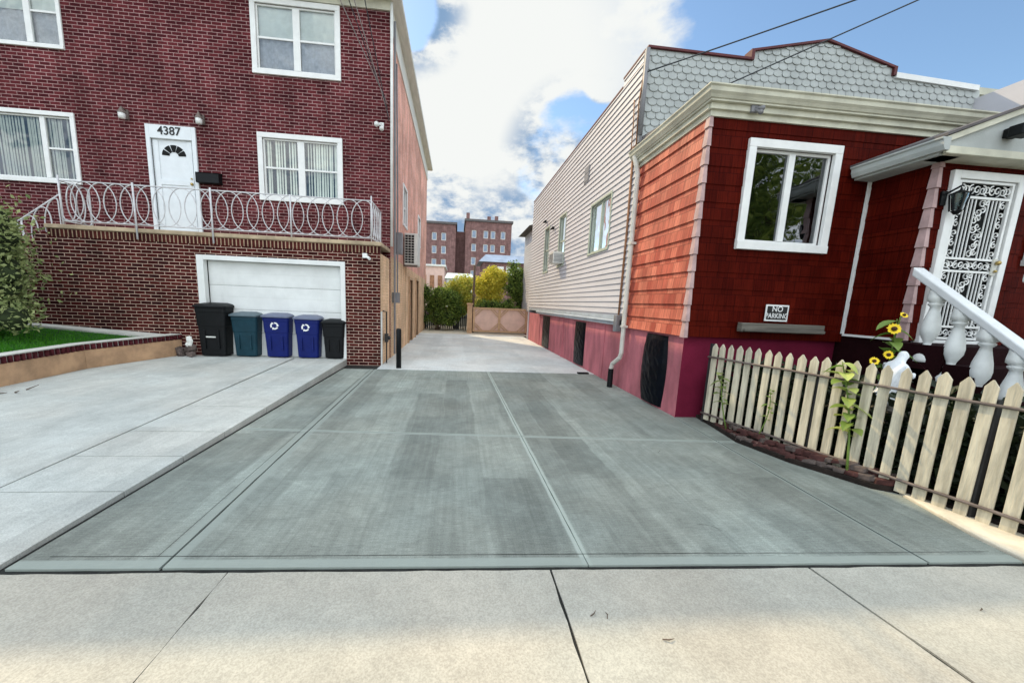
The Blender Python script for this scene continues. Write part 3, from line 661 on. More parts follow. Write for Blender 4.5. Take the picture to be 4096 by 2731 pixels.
# ------------------------------------------------------------------ bins
def rrect(x0, x1, y0, y1, r=.05, n=3):
    out = []
    for cx, cy, a in ((x1 - r, y1 - r, 0), (x0 + r, y1 - r, 90), (x0 + r, y0 + r, 180), (x1 - r, y0 + r, 270)):
        for k in range(n + 1): t = radians(a + 90 * k / n); out.append((cx + r * cos(t), cy + r * sin(t)))
    return out
def ring_loft(mb, rings, mi=0):
    n = len(rings[0]); vs = [p for r_ in rings for p in r_]; fs = [tuple(range(n))[::-1]]
    for i in range(len(rings) - 1):
        for k in range(n): fs.append((i * n + k, i * n + (k + 1) % n, (i + 1) * n + (k + 1) % n, (i + 1) * n + k))
    fs.append(tuple(range((len(rings) - 1) * n, len(rings) * n))); mb.add(vs, fs, mi)
def bin_(x0, x1, h, y, z, body, lid, lab, dep=.62, symbol=False, marks=None, group='wheeled bins in front of the garage', lidslope=.04):
    t = thing('wheeled_bin', lab, 'wheeled bin', ((x0 + x1) / 2, y + dep / 2, z), group)
    w2 = (x1 - x0) / 2; cx = (x0 + x1) / 2
    def ring(f, zz, oy=0): return [(px, py, z + zz) for px, py in rrect(cx - w2 * f, cx + w2 * f, y + (1 - f) * .25, y + dep - .06 - (1 - f) * .1, .05)]
    q = MB(); H = h - .09
    ring_loft(q, [ring(.80, .02), ring(.82, .05), ring(.86, H * .35), ring(.90, H * .62), ring(.93, H * .63), ring(.97, H * .9), ring(1.0, H * .92), ring(1.0, H)])
    bd = obj('body', q, body, t, smooth=False, bevel=.008)
    for sx in (-.45, .45):
        q = MB(); q.box(cx + sx * w2 - .02, cx + sx * w2 + .02, y + .008, y + .05, z + .18, z + H * .55); obj('rib', q, body, bd, bevel=.006)
    q = MB(); e = .025
    rr_ = lambda zz, ee, sl: [(px, py, z + zz + sl * (py - y) / dep) for px, py in rrect(x0 - ee, x1 + ee, y - ee - .01, y + dep - .02, .06)]
    ring_loft(q, [rr_(H + .003, e, 0), rr_(H + .035, e, lidslope * .6), rr_(H + .06, -.02, lidslope), rr_(H + .085, -.12, lidslope)])
    obj('lid', q, lid, t, smooth=False, bevel=.006)
    q = MB(); q.tube([(x0 + .05, y + dep + .03, z + H + .02), (x1 - .02, y + dep + .03, z + H + .02)], .02, 8)
    for xx in (x0 + .06, x1 - .06): q.tube([(xx, y + dep - .06, z + H - .02), (xx, y + dep + .03, z + H + .02)], .028, 6)
    obj('handle', q, 'black', t, smooth=True)
    for xx in (x0 + .03, x1 - .08):
        q = MB(); c = (y + dep - .06, z + .115)
        q.prism([(c[0] + .115 * cos(2 * pi * k / 16), c[1] + .115 * sin(2 * pi * k / 16)) for k in range(16)], 'x', xx, xx + .05); obj('wheel', q, 'black', t)
    if symbol:                                     # three chasing arrows
        q = MB(); cz = z + H * .80; yy = y + .004 + .25 * .04
        for k in range(3):
            a0 = radians(90 + 120 * k + 38); a1 = radians(90 + 120 * k + 122); pts = []
            for j in range(7): a = a0 + (a1 - a0) * j / 6; pts.append((.088 * cos(a), .082 * sin(a)))
            for j in range(7): a = a1 + (a0 - a1) * j / 6; pts.append((.054 * cos(a), .05 * sin(a)))
            q.prism([(cx - .02 + u, cz + v) for u, v in pts], 'y', yy - .006, yy + .04)
            a = a0; tipa = a0 - .42
            q.prism([(cx - .02 + .105 * cos(a), cz + .10 * sin(a)), (cx - .02 + .07 * cos(tipa), cz + .065 * sin(tipa)), (cx - .02 + .036 * cos(a), cz + .034 * sin(a))], 'y', yy - .007, yy + .04)
        obj('recycling_symbol', q, 'white', bd)
        q = MB(); q.box(cx - .12, cx + .08, y + .03, y + .06, z + H * .50, z + H * .505); q.box(cx - .10, cx + .06, y + .035, y + .06, z + H * .46, z + H * .464); obj('moulded_line', q, 'lidgray', bd)
    for (a, b_, zz, m) in (marks or []):
        q = MB(); q.box(cx + a, cx + b_, y + (.012 if zz > H * .6 else .032), y + .07, z + zz, z + zz + .028); obj('label_strip', q, m, bd)
BZ = .132
bin_(-5.62, -4.99, 1.16, 8.66, BZ, 'black', 'black', 'tall black wheeled bin, first from the left and largest of the row by the garage', marks=[(-.16, .08, .42, 'white_old')], dep=.60)
bin_(-4.93, -4.38, .99, 8.72, BZ, 'teal', 'lidteal', 'dark teal wheeled bin between the tall black bin and the first blue bin', marks=[(-.20, -.11, .82, 'white'), (-.06, .05, .82, 'white')], dep=.56)
bin_(-4.27, -3.71, .99, 8.72, BZ, 'blue', 'lidgray', 'blue recycling bin with white arrows, next to the teal bin', symbol=True, dep=.56)
bin_(-3.60, -3.06, .97, 8.72, BZ, 'blue', 'lidgray', 'blue recycling bin with white arrows, next to the low black bin', symbol=True, dep=.56)
bin_(-3.01, -2.52, .90, 8.74, BZ, 'black', 'black', 'low black wheeled bin squeezed against the right brick pillar', dep=.5)

# ------------------------------------------------------------------ planter wall, lawn, hedge
PW = [(-6.44, 3.6, .52), (-6.44, 5.8, .52), (-6.52, 7.2, .55), (-6.02, 8.84, .60)]
t = thing('retaining_wall', 'low tan stucco retaining wall with brick header coping along the lawn', 'retaining wall', (-6.5, 6.4, 0))
q = MB(); c = MB(); k = MB()
for (a, b_) in zip(PW[:-1], PW[1:]):
    ax, ay, az = a; bx, by, bz = b_; o = -.22
    q.hexa([(ax, ay, -.05), (bx, by, -.05), (bx + o, by, -.05), (ax + o, ay, -.05)], [(ax, ay, az - .12), (bx, by, bz - .12), (bx + o, by, bz - .12), (ax + o, ay, az - .12)])
    k.hexa([(ax + .0, ay, az - .018), (bx + .0, by, bz - .018), (bx + o, by, bz - .018), (ax + o, ay, az - .018)], [(ax + .012, ay, az), (bx + .012, by, bz), (bx + o, by, bz), (ax + o, ay, az)])
    n = int((Vector(b_) - Vector(a)).length / .083)
    for i in range(n):
        f0 = (i + .24) / n; f1 = (i + .76) / n; L = lambda f: (ax + (bx - ax) * f, ay + (by - ay) * f, az + (bz - az) * f)
        p0 = L(f0); p1 = L(f1); j = R.uniform(0, .006)
        c.hexa([(p0[0] + .015 + j, p0[1], p0[2] - .115), (p1[0] + .015 + j, p1[1], p1[2] - .115), (p1[0] - .2, p1[1], p1[2] - .115), (p0[0] - .2, p0[1], p0[2] - .115)],
               [(p0[0] + .015 + j, p0[1], p0[2] - .02), (p1[0] + .015 + j, p1[1], p1[2] - .02), (p1[0] - .2, p1[1], p1[2] - .02), (p0[0] - .2, p0[1], p0[2] - .02)])
obj('wall_face', q, 'stucco', t, bevel=.01); obj('coping_bricks', c, 'copebrick', t); obj('coping_mortar', k, 'ledge', t)
q = MB()
for (a, b_) in zip(PW[:-1], PW[1:]):
    q.hexa([(a[0] - .02, a[1], a[2] - .11), (b_[0] - .02, b_[1], b_[2] - .11), (b_[0] - .19, b_[1], b_[2] - .11), (a[0] - .19, a[1], a[2] - .11)], [(a[0] - .02, a[1], a[2] - .02), (b_[0] - .02, b_[1], b_[2] - .02), (b_[0] - .19, b_[1], b_[2] - .02), (a[0] - .19, a[1], a[2] - .02)])
obj('coping_joints', q, 'ledge', t)
lz = lambda x, y: .50 + max(0, -6.6 - x) * .065 + .012 * (y - 6)
lb = MB(); LP = [(-6.64, 3.6), (-6.66, 5.8), (-6.73, 7.2), (-6.34, 8.45), (-12.5, 8.72), (-12.5, 3.6)]
lb.hexa([(x, y, 0) for x, y in LP], [(x, y, lz(x, y)) for x, y in LP]); struct('lawn_ground', lb, 'lawnbase')
gr = MB()
for _ in range(30000):
    x = -6.32 - R.random() ** 1.2 * 4.9; y = R.uniform(5.0, 8.7)
    if y > 8.42 + (-6.4 - x) * .04 or x > -6.70 + max(0, y - 7.2) * .30: continue
    z = lz(x, y); h = R.uniform(.02, .055); a = R.uniform(0, pi); dx, dy = cos(a) * .006, sin(a) * .006; lx, ly = R.uniform(-.02, .02), R.uniform(-.02, .02)
    gr.add([(x - dx, y - dy, z - .005), (x + dx, y + dy, z - .005), (x + lx, y + ly, z + h)], [(0, 1, 2)])
obj('lawn_grass', gr, 'grass', kind='stuff')
st = MB(); SP = [(-6.32, 8.47), (-6.10, 8.83), (-12.5, 8.84), (-12.5, 8.74)]
st.hexa([(x, y, .2) for x, y in SP], [(x, y, lz(x, y) + .035) for x, y in SP]); struct('garden_path', st, 'ledge')
hd = thing('hedge', 'big rounded green shrub in front of the side stairs, behind the lawn', 'shrub', (-8.6, 7.6, .6))
cs = [c_ for c_ in clumps(-11.0, -6.9, 6.6, 7.9, .50, 2.92, 240, .32) if c_[0] + 1.0 * c_[3] < -.95 * (c_[1] + .35)]
h = MB(); leaves(h, clump_pts(30000, cs, .5), .07); leaves(h, [(c_[0] + R.gauss(0, c_[3] * .75), c_[1] + R.gauss(0, c_[3] * .75), c_[2] + abs(R.gauss(0, c_[3] * .8))) for c_ in cs for _ in range(35)], .085); obj('foliage', h, 'hedge', hd)
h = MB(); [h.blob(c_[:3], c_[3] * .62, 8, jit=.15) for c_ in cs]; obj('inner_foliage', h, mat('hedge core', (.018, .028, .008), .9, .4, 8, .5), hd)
h = MB()
for i in range(7): h.tube([(-8.6 + i * .06, 7.6, .55), (-8.7 + R.uniform(-.9, .9), 7.6 + R.uniform(-.5, .5), 1.7)], [.035, .012], 6)
obj('stem', h, 'trunk', hd)
# leaf litter and rubble beside the wall end
q = MB(); 
for _ in range(14): q.blob((-5.85 + R.uniform(-.18, .2), 8.72 + R.uniform(-.12, .08), .16 + R.uniform(0, .22)), R.uniform(.04, .09), 6, jit=.3)
obj('rubble', q, 'edgebrick2', None, loc=(-5.85, 8.7, .13), label='heap of grey rubble at the end of the retaining wall by the tall black bin', category='rubble')
q = MB(); q.blob((-5.72, 8.62, .48), (.07, .03, .10), 8, jit=.2); q.blob((-5.74, 8.62, .40), (.08, .03, .06), 8, jit=.2); obj('rag', q, 'white_old', None, loc=(-5.73, 8.62, .4), label='white rag stuffed between the rubble and the tall black bin', category='rag')
for _ in range(9):
    x, y = -6.1 + R.uniform(-.35, .3), 5.45 + R.uniform(-.3, .25); a = R.uniform(0, 6.28); q = MB(); q.tube([(x, y, pz(y) + .01), (x + .12 * cos(a), y + .12 * sin(a), pz(y) + R.uniform(.01, .07))], [.012, .004], 4)
    obj('twig', q, 'trunk', None, loc=(x, y, .05), label='dark twig lying at the foot of the tan retaining wall', category='twig', group='twigs by the retaining wall')

# ------------------------------------------------------------------ right: red and lavender house
rh = thing('bungalow', 'low house with deep red shingled front porch room and long pale lavender clapboard side', 'house', (6.5, 9, 0))
RX, RY0, RM, REND = 3.20, 4.97, 6.95, 16.6
V = [(5.44, 6.10, .03, 1.16), (9.15, 9.98, .05, 1.16), (12.8, 13.9, .03, 1.17)]
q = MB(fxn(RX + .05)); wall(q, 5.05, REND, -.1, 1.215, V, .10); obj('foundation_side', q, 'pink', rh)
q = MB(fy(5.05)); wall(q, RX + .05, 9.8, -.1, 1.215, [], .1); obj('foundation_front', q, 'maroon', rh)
for a_, b_, d_ in ((7.9, 8.0, .012), (11.1, 11.25, .02), (14.3, 14.5, .02)): q = MB(fxn(RX + .05)); q.box(a_, b_, -d_, 0, 0, 1.2); obj('pilaster', q, 'pink', rh)
for i, (a, b_, c_, d_) in enumerate(V):
    q = MB(); n, m = 12, 16; bul = [.10, .06, .02][i]
    for jj in range(m + 1):
        for ii in range(n + 1):
            u, v = ii / n, jj / m; f = (sin(pi * u) ** .45) * (sin(pi * (.04 + .92 * v)) ** .4)
            q.v.append((RX + .055 - bul * f - R.uniform(0, .018) * f, a - (.05 if i == 0 else 0) * sin(pi * v) + (b_ + (.09 if i == 0 else 0) * sin(pi * v) - a) * u, c_ + (d_ - c_) * v))
    for jj in range(m):
        for ii in range(n): q.f.append((jj * (n + 1) + ii, jj * (n + 1) + ii + 1, (jj + 1) * (n + 1) + ii + 1, (jj + 1) * (n + 1) + ii)); q.mi.append(0)
    obj('vent_cover', q, 'bag', rh, smooth=False, label=['bulging black plastic sheet over the cellar opening', None, None][i] or 'black plastic sheet over a cellar opening')
# shingles of the porch room
q = MB(fxn(RX)); wall(q, RY0 + .02, RM, 1.20, 4.06); laps(q, RY0 + .012, RM, 1.20, 4.06, .225, .024, (), 0); obj('side_shingles', q, 'shingle', rh)
WIN = (3.86, 5.00, 2.52, 3.71)
q = MB(fy(RY0)); wall(q, RX + .012, 9.8, 1.20, 4.06, [WIN], .13); laps(q, RX + .012, 9.8, 1.20, 4.06, .225, .010, [WIN], 0); obj('front_shingles', q, 'shingle_shaded', rh)
def corner_caps(cx, cy, z0, z1, par, ins=.0):
    q = MB(); z = z0
    while z < z1 - .02:
        zt = min(z + .225, z1); a, b_ = .040, .022
        q.hexa([(cx - a, cy - a, z), (cx + .022, cy - a, z), (cx + .022, cy + .055, z), (cx - a, cy + .055, z)][:4], [(cx - b_, cy - b_, zt), (cx + .020, cy - b_, zt), (cx + .020, cy + .052, zt), (cx - b_, cy + .052, zt)]); z = zt + .0015
    obj('corner_cap', q, 'cap', par)
corner_caps(RX, RY0, 1.185, 4.05, rh)
window(rh, fy(RY0), *WIN, cols=2, frame='white', trim=.105, out=.05, glass='glass_dk', mullion=.045)
q = MB(); q.box(3.22, 9.7, 5.0, 6.9, 4.07, 4.10); q.box(3.3, 9.7, 5.3, 6.9, 1.0, 1.05); obj('ceiling', q, 'dark', rh)
# eaves of the porch room: soffit, frieze, gutter
q = MB(); q.box(RX - .03, 9.9, RY0 - .035, RY0 - .004, 4.03, 4.13); q.box(RX - .035, RX - .004, RY0 - .004, RM + .0, 4.03, 4.13); q.box(RX - .06, 9.9, RY0 - .075, RY0 - .036, 4.10, 4.17); q.box(RX - .075, RX - .036, RY0 - .036, RM, 4.10, 4.17)
obj('frieze_board', q, 'cream', rh, bevel=.004)
q = MB(); q.box(RX - .10, 9.9, RY0 - .12, RM, 4.171, 4.195); obj('soffit', q, 'cream', rh)
prof = [(0, 0), (-.055, .0), (-.075, .03), (-.10, .055), (-.105, .10), (-.125, .115), (-.125, .13), (-.105, .13), (0, .13)]
q = MB(); gx, gy = RX - .06, RY0 - .08
n = len(prof)
q.add([(gx + dx, gy + dx, 4.196 + dz) for dx, dz in prof] + [(9.9, gy + dx, 4.196 + dz) for dx, dz in prof] + [(gx + dx, RM + .05, 4.196 + dz) for dx, dz in prof],
      [(i, (i + 1) % n, n + (i + 1) % n, n + i) for i in range(n)] + [(i, 2 * n + i, 2 * n + (i + 1) % n, (i + 1) % n) for i in range(n)] + [tuple(range(2 * n, 3 * n))])
obj('gutter', q, 'cream', rh)
q = MB(); q.hexa([(gx, gy, 4.33), (9.9, gy, 4.33), (9.9, RM + .05, 4.33), (gx, RM + .05, 4.33)], [(gx + .1, gy + .1, 4.345), (9.9, gy + .1, 4.345), (9.9, RM + .08, 4.85), (gx + .1, RM + .08, 4.62)]); obj('porch_roof', q, 'asphalt_roof', rh)
# lavender clapboard side
LW = [(8.03, 9.20, 2.83, 3.93), (11.42, 12.08, 2.80, 4.28), (13.42, 14.05, 2.75, 4.27)]
q = MB(fxn(RX)); wall(q, RM + .01, REND, 1.32, 5.86, LW, .14); laps(q, RM + .01, REND, 1.45, 5.86, .118, .022, LW); laps(q, RM + .01, 7.9, 5.86, 6.02, .118, .022)
q.box(RM + .01, REND, 0.001, .03, 5.86, 5.9); obj('side_siding', q, 'lav', rh)
q = MB(); q.box(RX, 10.0, REND, REND + .1, 0, 5.86); q.box(9.8, 9.9, 5.0, REND, 0, 5.8); obj('rear_wall', q, 'lav', rh)
q = MB(); q.box(RX + .0, 9.9, RM + .2, REND + .05, 5.80, 5.85); obj('flat_roof', q, 'asphalt_roof', rh)
q = MB(); q.box(RX - .025, RX + .12, 7.92, REND + .05, 5.865, 5.90); q.box(RX - .025, RX + .12, RM + .1, 7.92, 6.022, 6.055); obj('coping', q, 'redtrim', rh)
q = MB(); q.box(RX - .035, RX + .02, RM, RM + .09, 4.5, 6.02); obj('corner_trim', q, 'graypipe', rh)
q = MB(); q.box(RX - .03, RX - .001, RM + .1, REND - .2, 1.33, 1.41); q.box(RX - .055, RX - .005, RM + .05, REND - 2.0, 1.22, 1.325); q.tube([(RX - .07, RM + .1, 1.30), (RX - .07, REND - 2, 1.30)], .028, 8)
obj('service_channel', q, 'bluegray', rh)
window(rh, fxn(RX), *LW[0], cols=2, frame='greenframe', trim=.05, out=.03, behind='curtain', mullion=.025)
for o in LW[1:]: window(rh, fxn(RX), *o, cols=1, rows=2, frame='greenframe', trim=.05, out=.028, mullion=.02)
q = MB(fxn(RX)); q.box(9.58, 9.93, -.03, .0, 4.64, 5.02); q.box(9.61, 9.90, -.036, -.03, 4.67, 4.82); q.box(9.61, 9.90, -.036, -.03, 4.86, 4.99); obj('wall_vent', q, 'graypipe', rh)
t = thing('window_air_conditioner', 'off white window air conditioner sticking out of the narrow window on the lavender wall', 'air conditioner', (RX, 11.75, 2.82))
q = MB(); q.box(RX - .32, RX + .05, 11.46, 12.02, 2.83, 3.17); obj('casing', q, 'ac', t, bevel=.012)
q = MB(); [q.box(RX - .33, RX - .321, 11.50, 11.98, 2.86 + i * .035, 2.873 + i * .035) for i in range(8)]; [q.box(RX - .30, RX - .04, 11.452, 11.459, 2.88 + i * .04, 2.895 + i * .04) for i in range(6)]; obj('grille', q, 'graypipe', t)
q = MB(); q.tube([(3.16, 6.98, 5.6), (3.15, 7.05, 5.2), (3.16, 7.02, 4.4)], .012, 5); q.tube([(3.17, 7.3, 5.35), (3.15, 7.2, 4.9), (3.17, 7.25, 4.4)], .010, 5); q.tube([(3.17, 7.14, 4.5), (3.17, 7.10, 3.0), (3.17, 7.12, 1.4)], .022, 6); obj('electric_conduit', q, 'rust', rh, smooth=True)
q = MB(); q.box(3.08, 3.19, 7.0, 7.14, 1.10, 1.42); obj('meter_box', q, 'graypipe', rh, bevel=.01)
# false front with scalloped shingles
FYF = 7.0
PR = [(3.19, 6.03), (5.13, 6.02), (5.13, 6.16), (6.56, 6.46), (7.98, 6.15), (7.98, 6.03), (9.78, 5.97)]
def prz(x):
    for (xa, za), (xb, zb) in zip(PR[:-1], PR[1:]):
        if xa <= x < xb and xb > xa: return za + (zb - za) * (x - xa) / (xb - xa)
    return 5.9
q = MB(); q.prism([(3.19, 4.3)] + PR + [(9.78, 4.3)], 'y', FYF, FYF + .12); obj('false_front', q, 'scallop', rh)
q = MB(); z = 4.35; row = 0; sw_ = .165
while z < 6.5:
    x = 3.20 + (sw_ / 2 if row % 2 else 0) - .0
    while x < 9.76:
        c_ = x + sw_ / 2; top = z + .145
        if top < min(prz(max(x, 3.2)), prz(min(x + sw_, 9.76))) - .005 or (z < min(prz(max(x, 3.2)), prz(min(x + sw_, 9.76))) - .03):
            top = min(top, min(prz(max(x, 3.2)), prz(min(x + sw_, 9.76))) - .004); pts = []
            for k in range(7): a = pi + pi * k / 6; pts.append((c_ + .48 * sw_ * cos(a), z + .045 + .045 * sin(a)))
            jj = R.uniform(-.003, .003)
            q.add([(p[0], FYF - .020 + jj, p[1]) for p in pts] + [(c_ + .48 * sw_, FYF - .004, top), (c_ - .48 * sw_, FYF - .004, top)] + [(p[0], FYF - .001, p[1]) for p in pts],
                  [tuple(range(9))] + [(k, k + 1, 9 + k + 1, 9 + k) for k in range(6)])
        x += sw_
    z += .112; row += 1
obj('scalloped_shingles', q, 'scallop', rh)
q = MB(); pts = PR
for (xa, za), (xb, zb) in zip(pts[:-1], pts[1:]):
    m = 'w' if xa > 7.9 else 'r'
    if xa == xb: q.box(xa - .03, xa + .03, FYF - .05, FYF + .14, min(za, zb), max(za, zb) + .03)
    elif xa < 7.9: q.hexa([(xa, FYF - .045, za), (xb, FYF - .045, zb), (xb, FYF + .15, zb), (xa, FYF + .15, za)], [(xa, FYF - .045, za + .035), (xb, FYF - .045, zb + .035), (xb, FYF + .15, zb + .035), (xa, FYF + .15, za + .035)])
obj('parapet_trim', q, 'redtrim', rh)
q = MB(); q.hexa([(8.01, FYF - .05, 5.99), (9.80, FYF - .05, 5.93), (9.80, FYF + .15, 5.93), (8.01, FYF + .15, 5.99)], [(8.01, FYF - .05, 6.08), (9.80, FYF - .05, 6.02), (9.80, FYF + .15, 6.02), (8.01, FYF + .15, 6.08)]); obj('pale_coping', q, 'white', rh)
q = MB(); q.tube([(RX - .02, FYF - .05, 6.0), (RX - .02, FYF - .05, 4.62)], .04, 8); obj('mast_pipe', q, 'graypipe', rh, smooth=True)
# downspout
q = MB(); q.tube([(3.08, 6.86, 4.22), (3.10, 6.80, 4.05), (3.13, 6.78, 3.9), (3.13, 6.76, .72), (3.12, 6.79, .62), (3.08, 7.0, .47), (3.07, 7.02, .36)], .042, 10); q.box(3.085, 3.19, 6.7, 6.82, 1.2, 1.24); q.box(3.085, 3.19, 6.7, 6.82, 2.7, 2.74); obj('downspout', q, 'dspout', rh, smooth=False)
q = MB(); q.tube([(3.07, 7.02, .37), (3.07, 7.02, .0)], .052, 10); obj('drain_boot', q, 'black', rh)
# vestibule with gable
VX0, VX1, VY = 5.62, 6.98, 4.20
DO = (5.80, 6.75, 1.32, 3.32)
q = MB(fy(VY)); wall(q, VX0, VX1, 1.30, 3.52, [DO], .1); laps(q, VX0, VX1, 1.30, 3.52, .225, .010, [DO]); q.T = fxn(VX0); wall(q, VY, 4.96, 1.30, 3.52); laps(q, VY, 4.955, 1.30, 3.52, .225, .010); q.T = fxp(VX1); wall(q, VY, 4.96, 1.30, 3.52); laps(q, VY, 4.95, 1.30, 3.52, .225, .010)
obj('vestibule_wall', q, 'shingle_shaded', rh)
corner_caps(VX0, VY, 1.30, 3.44, rh)
q = MB(); q.box(VX0 - .04, VX0 - .005, 4.925, 4.955, 1.32, 3.53); q.box(VX0 - .04, VX0 - .008, VY + .06, 4.925, 1.29, 1.32); obj('white_trim', q, 'white', rh)
q = MB(); q.box(VX0, VX1, VY + .05, 5.04, .0, 1.29); obj('vestibule_base', q, 'step', rh)
PKX, PKZ, EL, ER, EZ = 6.27, 3.96, 5.30, 7.24, 3.56
def gab(o, y0, y1, th): return [[(EL, y0, EZ + o), (PKX, y0, PKZ + o), (ER, y0, EZ + o)], [(EL, y1, EZ + o), (PKX, y1, PKZ + o), (ER, y1, EZ + o)]]
q = MB()
for xa, za, xb, zb in ((EL - .02, EZ, PKX, PKZ), (PKX, PKZ, ER + .02, EZ)):
    q.hexa([(xa, 3.93, za), (xb, 3.93, zb), (xb, 5.0, zb), (xa, 5.0, za)], [(xa, 3.93, za + .03), (xb, 3.93, zb + .03), (xb, 5.0, zb + .03), (xa, 5.0, za + .03)])
vr = obj('gable_roof', q, 'asphalt_roof', rh)
q = MB(); q.prism([(EL + .06, 3.45), (EL + .06, EZ - .02), (PKX, PKZ - .03), (ER - .06, EZ - .02), (ER - .06, 3.45)], 'y', 3.985, 4.02); obj('pediment', q, 'scallop', vr)
q = MB(); q.box(EL + .04, ER - .04, 3.96, 3.984, 3.40, 3.475); q.box(EL + .08, ER - .08, 3.97, VY - .005, 3.395, 3.42)
for xa, za, xb, zb in ((EL, EZ, PKX, PKZ), (PKX, PKZ, ER, EZ)): q.hexa([(xa, 3.95, za - .065), (xb, 3.95, zb - .065), (xb, 3.984, zb - .065), (xa, 3.984, za - .065)], [(xa, 3.95, za - .002), (xb, 3.95, zb - .002), (xb, 3.984, zb - .002), (xa, 3.984, za - .002)])
obj('gable_trim', q, 'cream', vr)
q = MB(); pr = [(0, 0), (-.06, 0), (-.085, .05), (-.09, .10), (-.11, .115), (-.11, .13), (0, .13)]; n = len(pr)
q.add([(EL + .05 + a, 3.94, 3.42 + b_) for a, b_ in pr] + [(EL + .05 + a, 4.92, 3.42 + b_) for a, b_ in pr], [tuple(range(n)), tuple(range(n, 2 * n))] + [(i, (i + 1) % n, n + (i + 1) % n, n + i) for i in range(n)]); q.box(EL + .04, VX0, 4.02, 4.93, 3.395, 3.42)
obj('vestibule_gutter', q, 'scallop', vr)
# ornamental security door
t2 = MB(fy(VY)); a, b_, c_, d_ = DO
t2.box(a - .02, a + .07, -.05, .03, c_, d_ + .0); t2.box(b_ - .07, b_ + .02, -.05, .03, c_, d_); t2.box(a + .07, b_ - .07, -.05, .03, d_ - .09, d_); t2.box(a - .03, b_ + .03, -.06, .03, c_ - .04, c_)
sd = obj('security_door', t2, 'white', rh, loc=((a + b_) / 2, VY, c_), bevel=.006)
gt = MB(); x0, x1 = a + .09, b_ - .10; yy = VY - .02
def bar(u0, w0, u1, w1, r=.008): gt.tube([(u0, yy, w0), (u1, yy, w1)], r, 4)
def fbox(u0, u1, w0, w1): gt.box(u0, u1, yy - .014, yy + .014, w0, w1)
fbox(x0, x0 + .03, 1.34, 3.22); fbox(x1 - .03, x1, 1.34, 3.22)
for zz in (1.335, 1.48, 2.16, 2.31, 3.02, 3.195): fbox(x0 + .03, x1 - .03, zz, zz + .026)
def scroll(cx, cz, r, a0, s=1, turns=1.35, th=.0075):
    pts = []
    for k in range(15): f = k / 14; a = a0 + s * turns * 2 * pi * f; rr_ = r * (1 - .8 * f); pts.append((cx + rr_ * cos(a), yy, cz + rr_ * sin(a)))
    gt.tube(pts, th, 3, cap=False)
def band(z0, z1, n, u0=None, u1=None):
    u0 = u0 or x0 + .03; u1 = u1 or x1 - .03
    for i in range(n):
        cx = u0 + (u1 - u0) * (i + .5) / n; h = (z1 - z0) / 2; cz = (z0 + z1) / 2; s = 1 if i % 2 else -1
        scroll(cx - (u1 - u0) / n * .22, cz, h * .8, pi / 2, s); scroll(cx + (u1 - u0) / n * .24, cz, h * .8, -pi / 2, s)
band(3.045, 3.195, 5); band(2.185, 2.31, 5); band(1.36, 1.48, 5)
for (z0, z1) in ((2.335, 3.02), (1.505, 2.16)):
    Wd = x1 - x0 - .06; u = lambda f: x0 + .03 + Wd * f
    for f in (.155, .23, .30, .375, .635, .71, .78, .85): bar(u(f), z0, u(f), z1, .0075)
    for f0, f1, n in ((0, .155, 6), (.85, 1, 6)):
        for i in range(n):
            cz = z0 + (z1 - z0) * (i + .5) / n; scroll(u((f0 + f1) / 2), cz, Wd * .065, pi / 2 * (1 if i % 2 else -1), 1 if i % 2 else -1, 1.2)
    n = int((z1 - z0) / .088)
    for i in range(n):
        cz = z0 + (z1 - z0) * (i + .5) / n; k = sin(i * 1.25) * .05
        scroll(u(.47 + k), cz, Wd * .075, pi * i, 1, 1.3); scroll(u(.54 + k), cz + .03, Wd * .065, -pi * i * .7, -1, 1.2)
obj('scrollwork_grille', gt, 'white', sd)
q = MB(fy(VY)); q.quad((a, .06, c_), (b_, .06, c_), (b_, .06, d_), (a, .06, d_)); obj('door_screen', q, 'dark', sd)
q = MB(); q.box(x1 - .075, x1 - .01, yy - .03, yy - .015, 2.14, 2.34); obj('lock_plate', q, 'ledge', sd); q = MB(); q.blob((x1 - .04, yy - .055, 2.29), .028); obj('handle', q, 'brass', sd, smooth=True); q = MB(); q.blob((x1 - .04, yy - .045, 2.19), .018); obj('deadbolt', q, 'brass', sd, smooth=True)
# right hand window beyond the vestibule
q = MB(fy(RY0)); q.box(8.33, 9.4, -.06, -.002, 2.42, 2.50); q.box(8.33, 8.42, -.04, -.016, 2.5, 3.8); q.box(8.42, 9.4, -.04, -.016, 3.7, 3.8); f = obj('window', q, 'white', rh, loc=(8.9, RY0, 2.4)); q = MB(fy(RY0)); q.quad((8.42, -.018, 2.5), (9.4, -.018, 2.5), (9.4, -.018, 3.7), (8.42, -.018, 3.7)); obj('pane', q, 'dark', f)

# fittings on the house
spot_cam(3.72, RY0 - .06, 4.14, 'small dark security light under the gutter above the big white framed window', -1, 'graypipe')
t = thing('flood_light', 'black flood light fixed to the gable over the white scrollwork door', 'flood light', (6.10, 3.98, 3.62))
q = MB(); q.box(6.03, 6.16, 3.93, 3.984, 3.60, 3.70); q.box(6.0, 6.19, 3.80, 3.925, 3.585, 3.70); obj('housing', q, 'black', t, bevel=.012)
q = MB(); q.box(6.015, 6.175, 3.793, 3.799, 3.60, 3.685); obj('lens', q, 'glass_dk', t)
t = thing('coach_lantern', 'black iron lantern on the red wall left of the white scrollwork door', 'lantern', (5.74, 4.12, 2.9))
q = MB(); lx, ly, lz_ = 5.76, 4.05, 2.93; q.tube([(5.73, 4.19, lz_ + .10), (lx, ly, lz_ + .18), (lx, ly, lz_ + .12)], .012, 5); q.lathe([(.0, lz_ + .14), (.07, lz_ + .10), (.085, lz_ + .09)], lx, ly, 8); q.lathe([(.05, lz_ - .10), (.02, lz_ - .14)], lx, ly, 8)
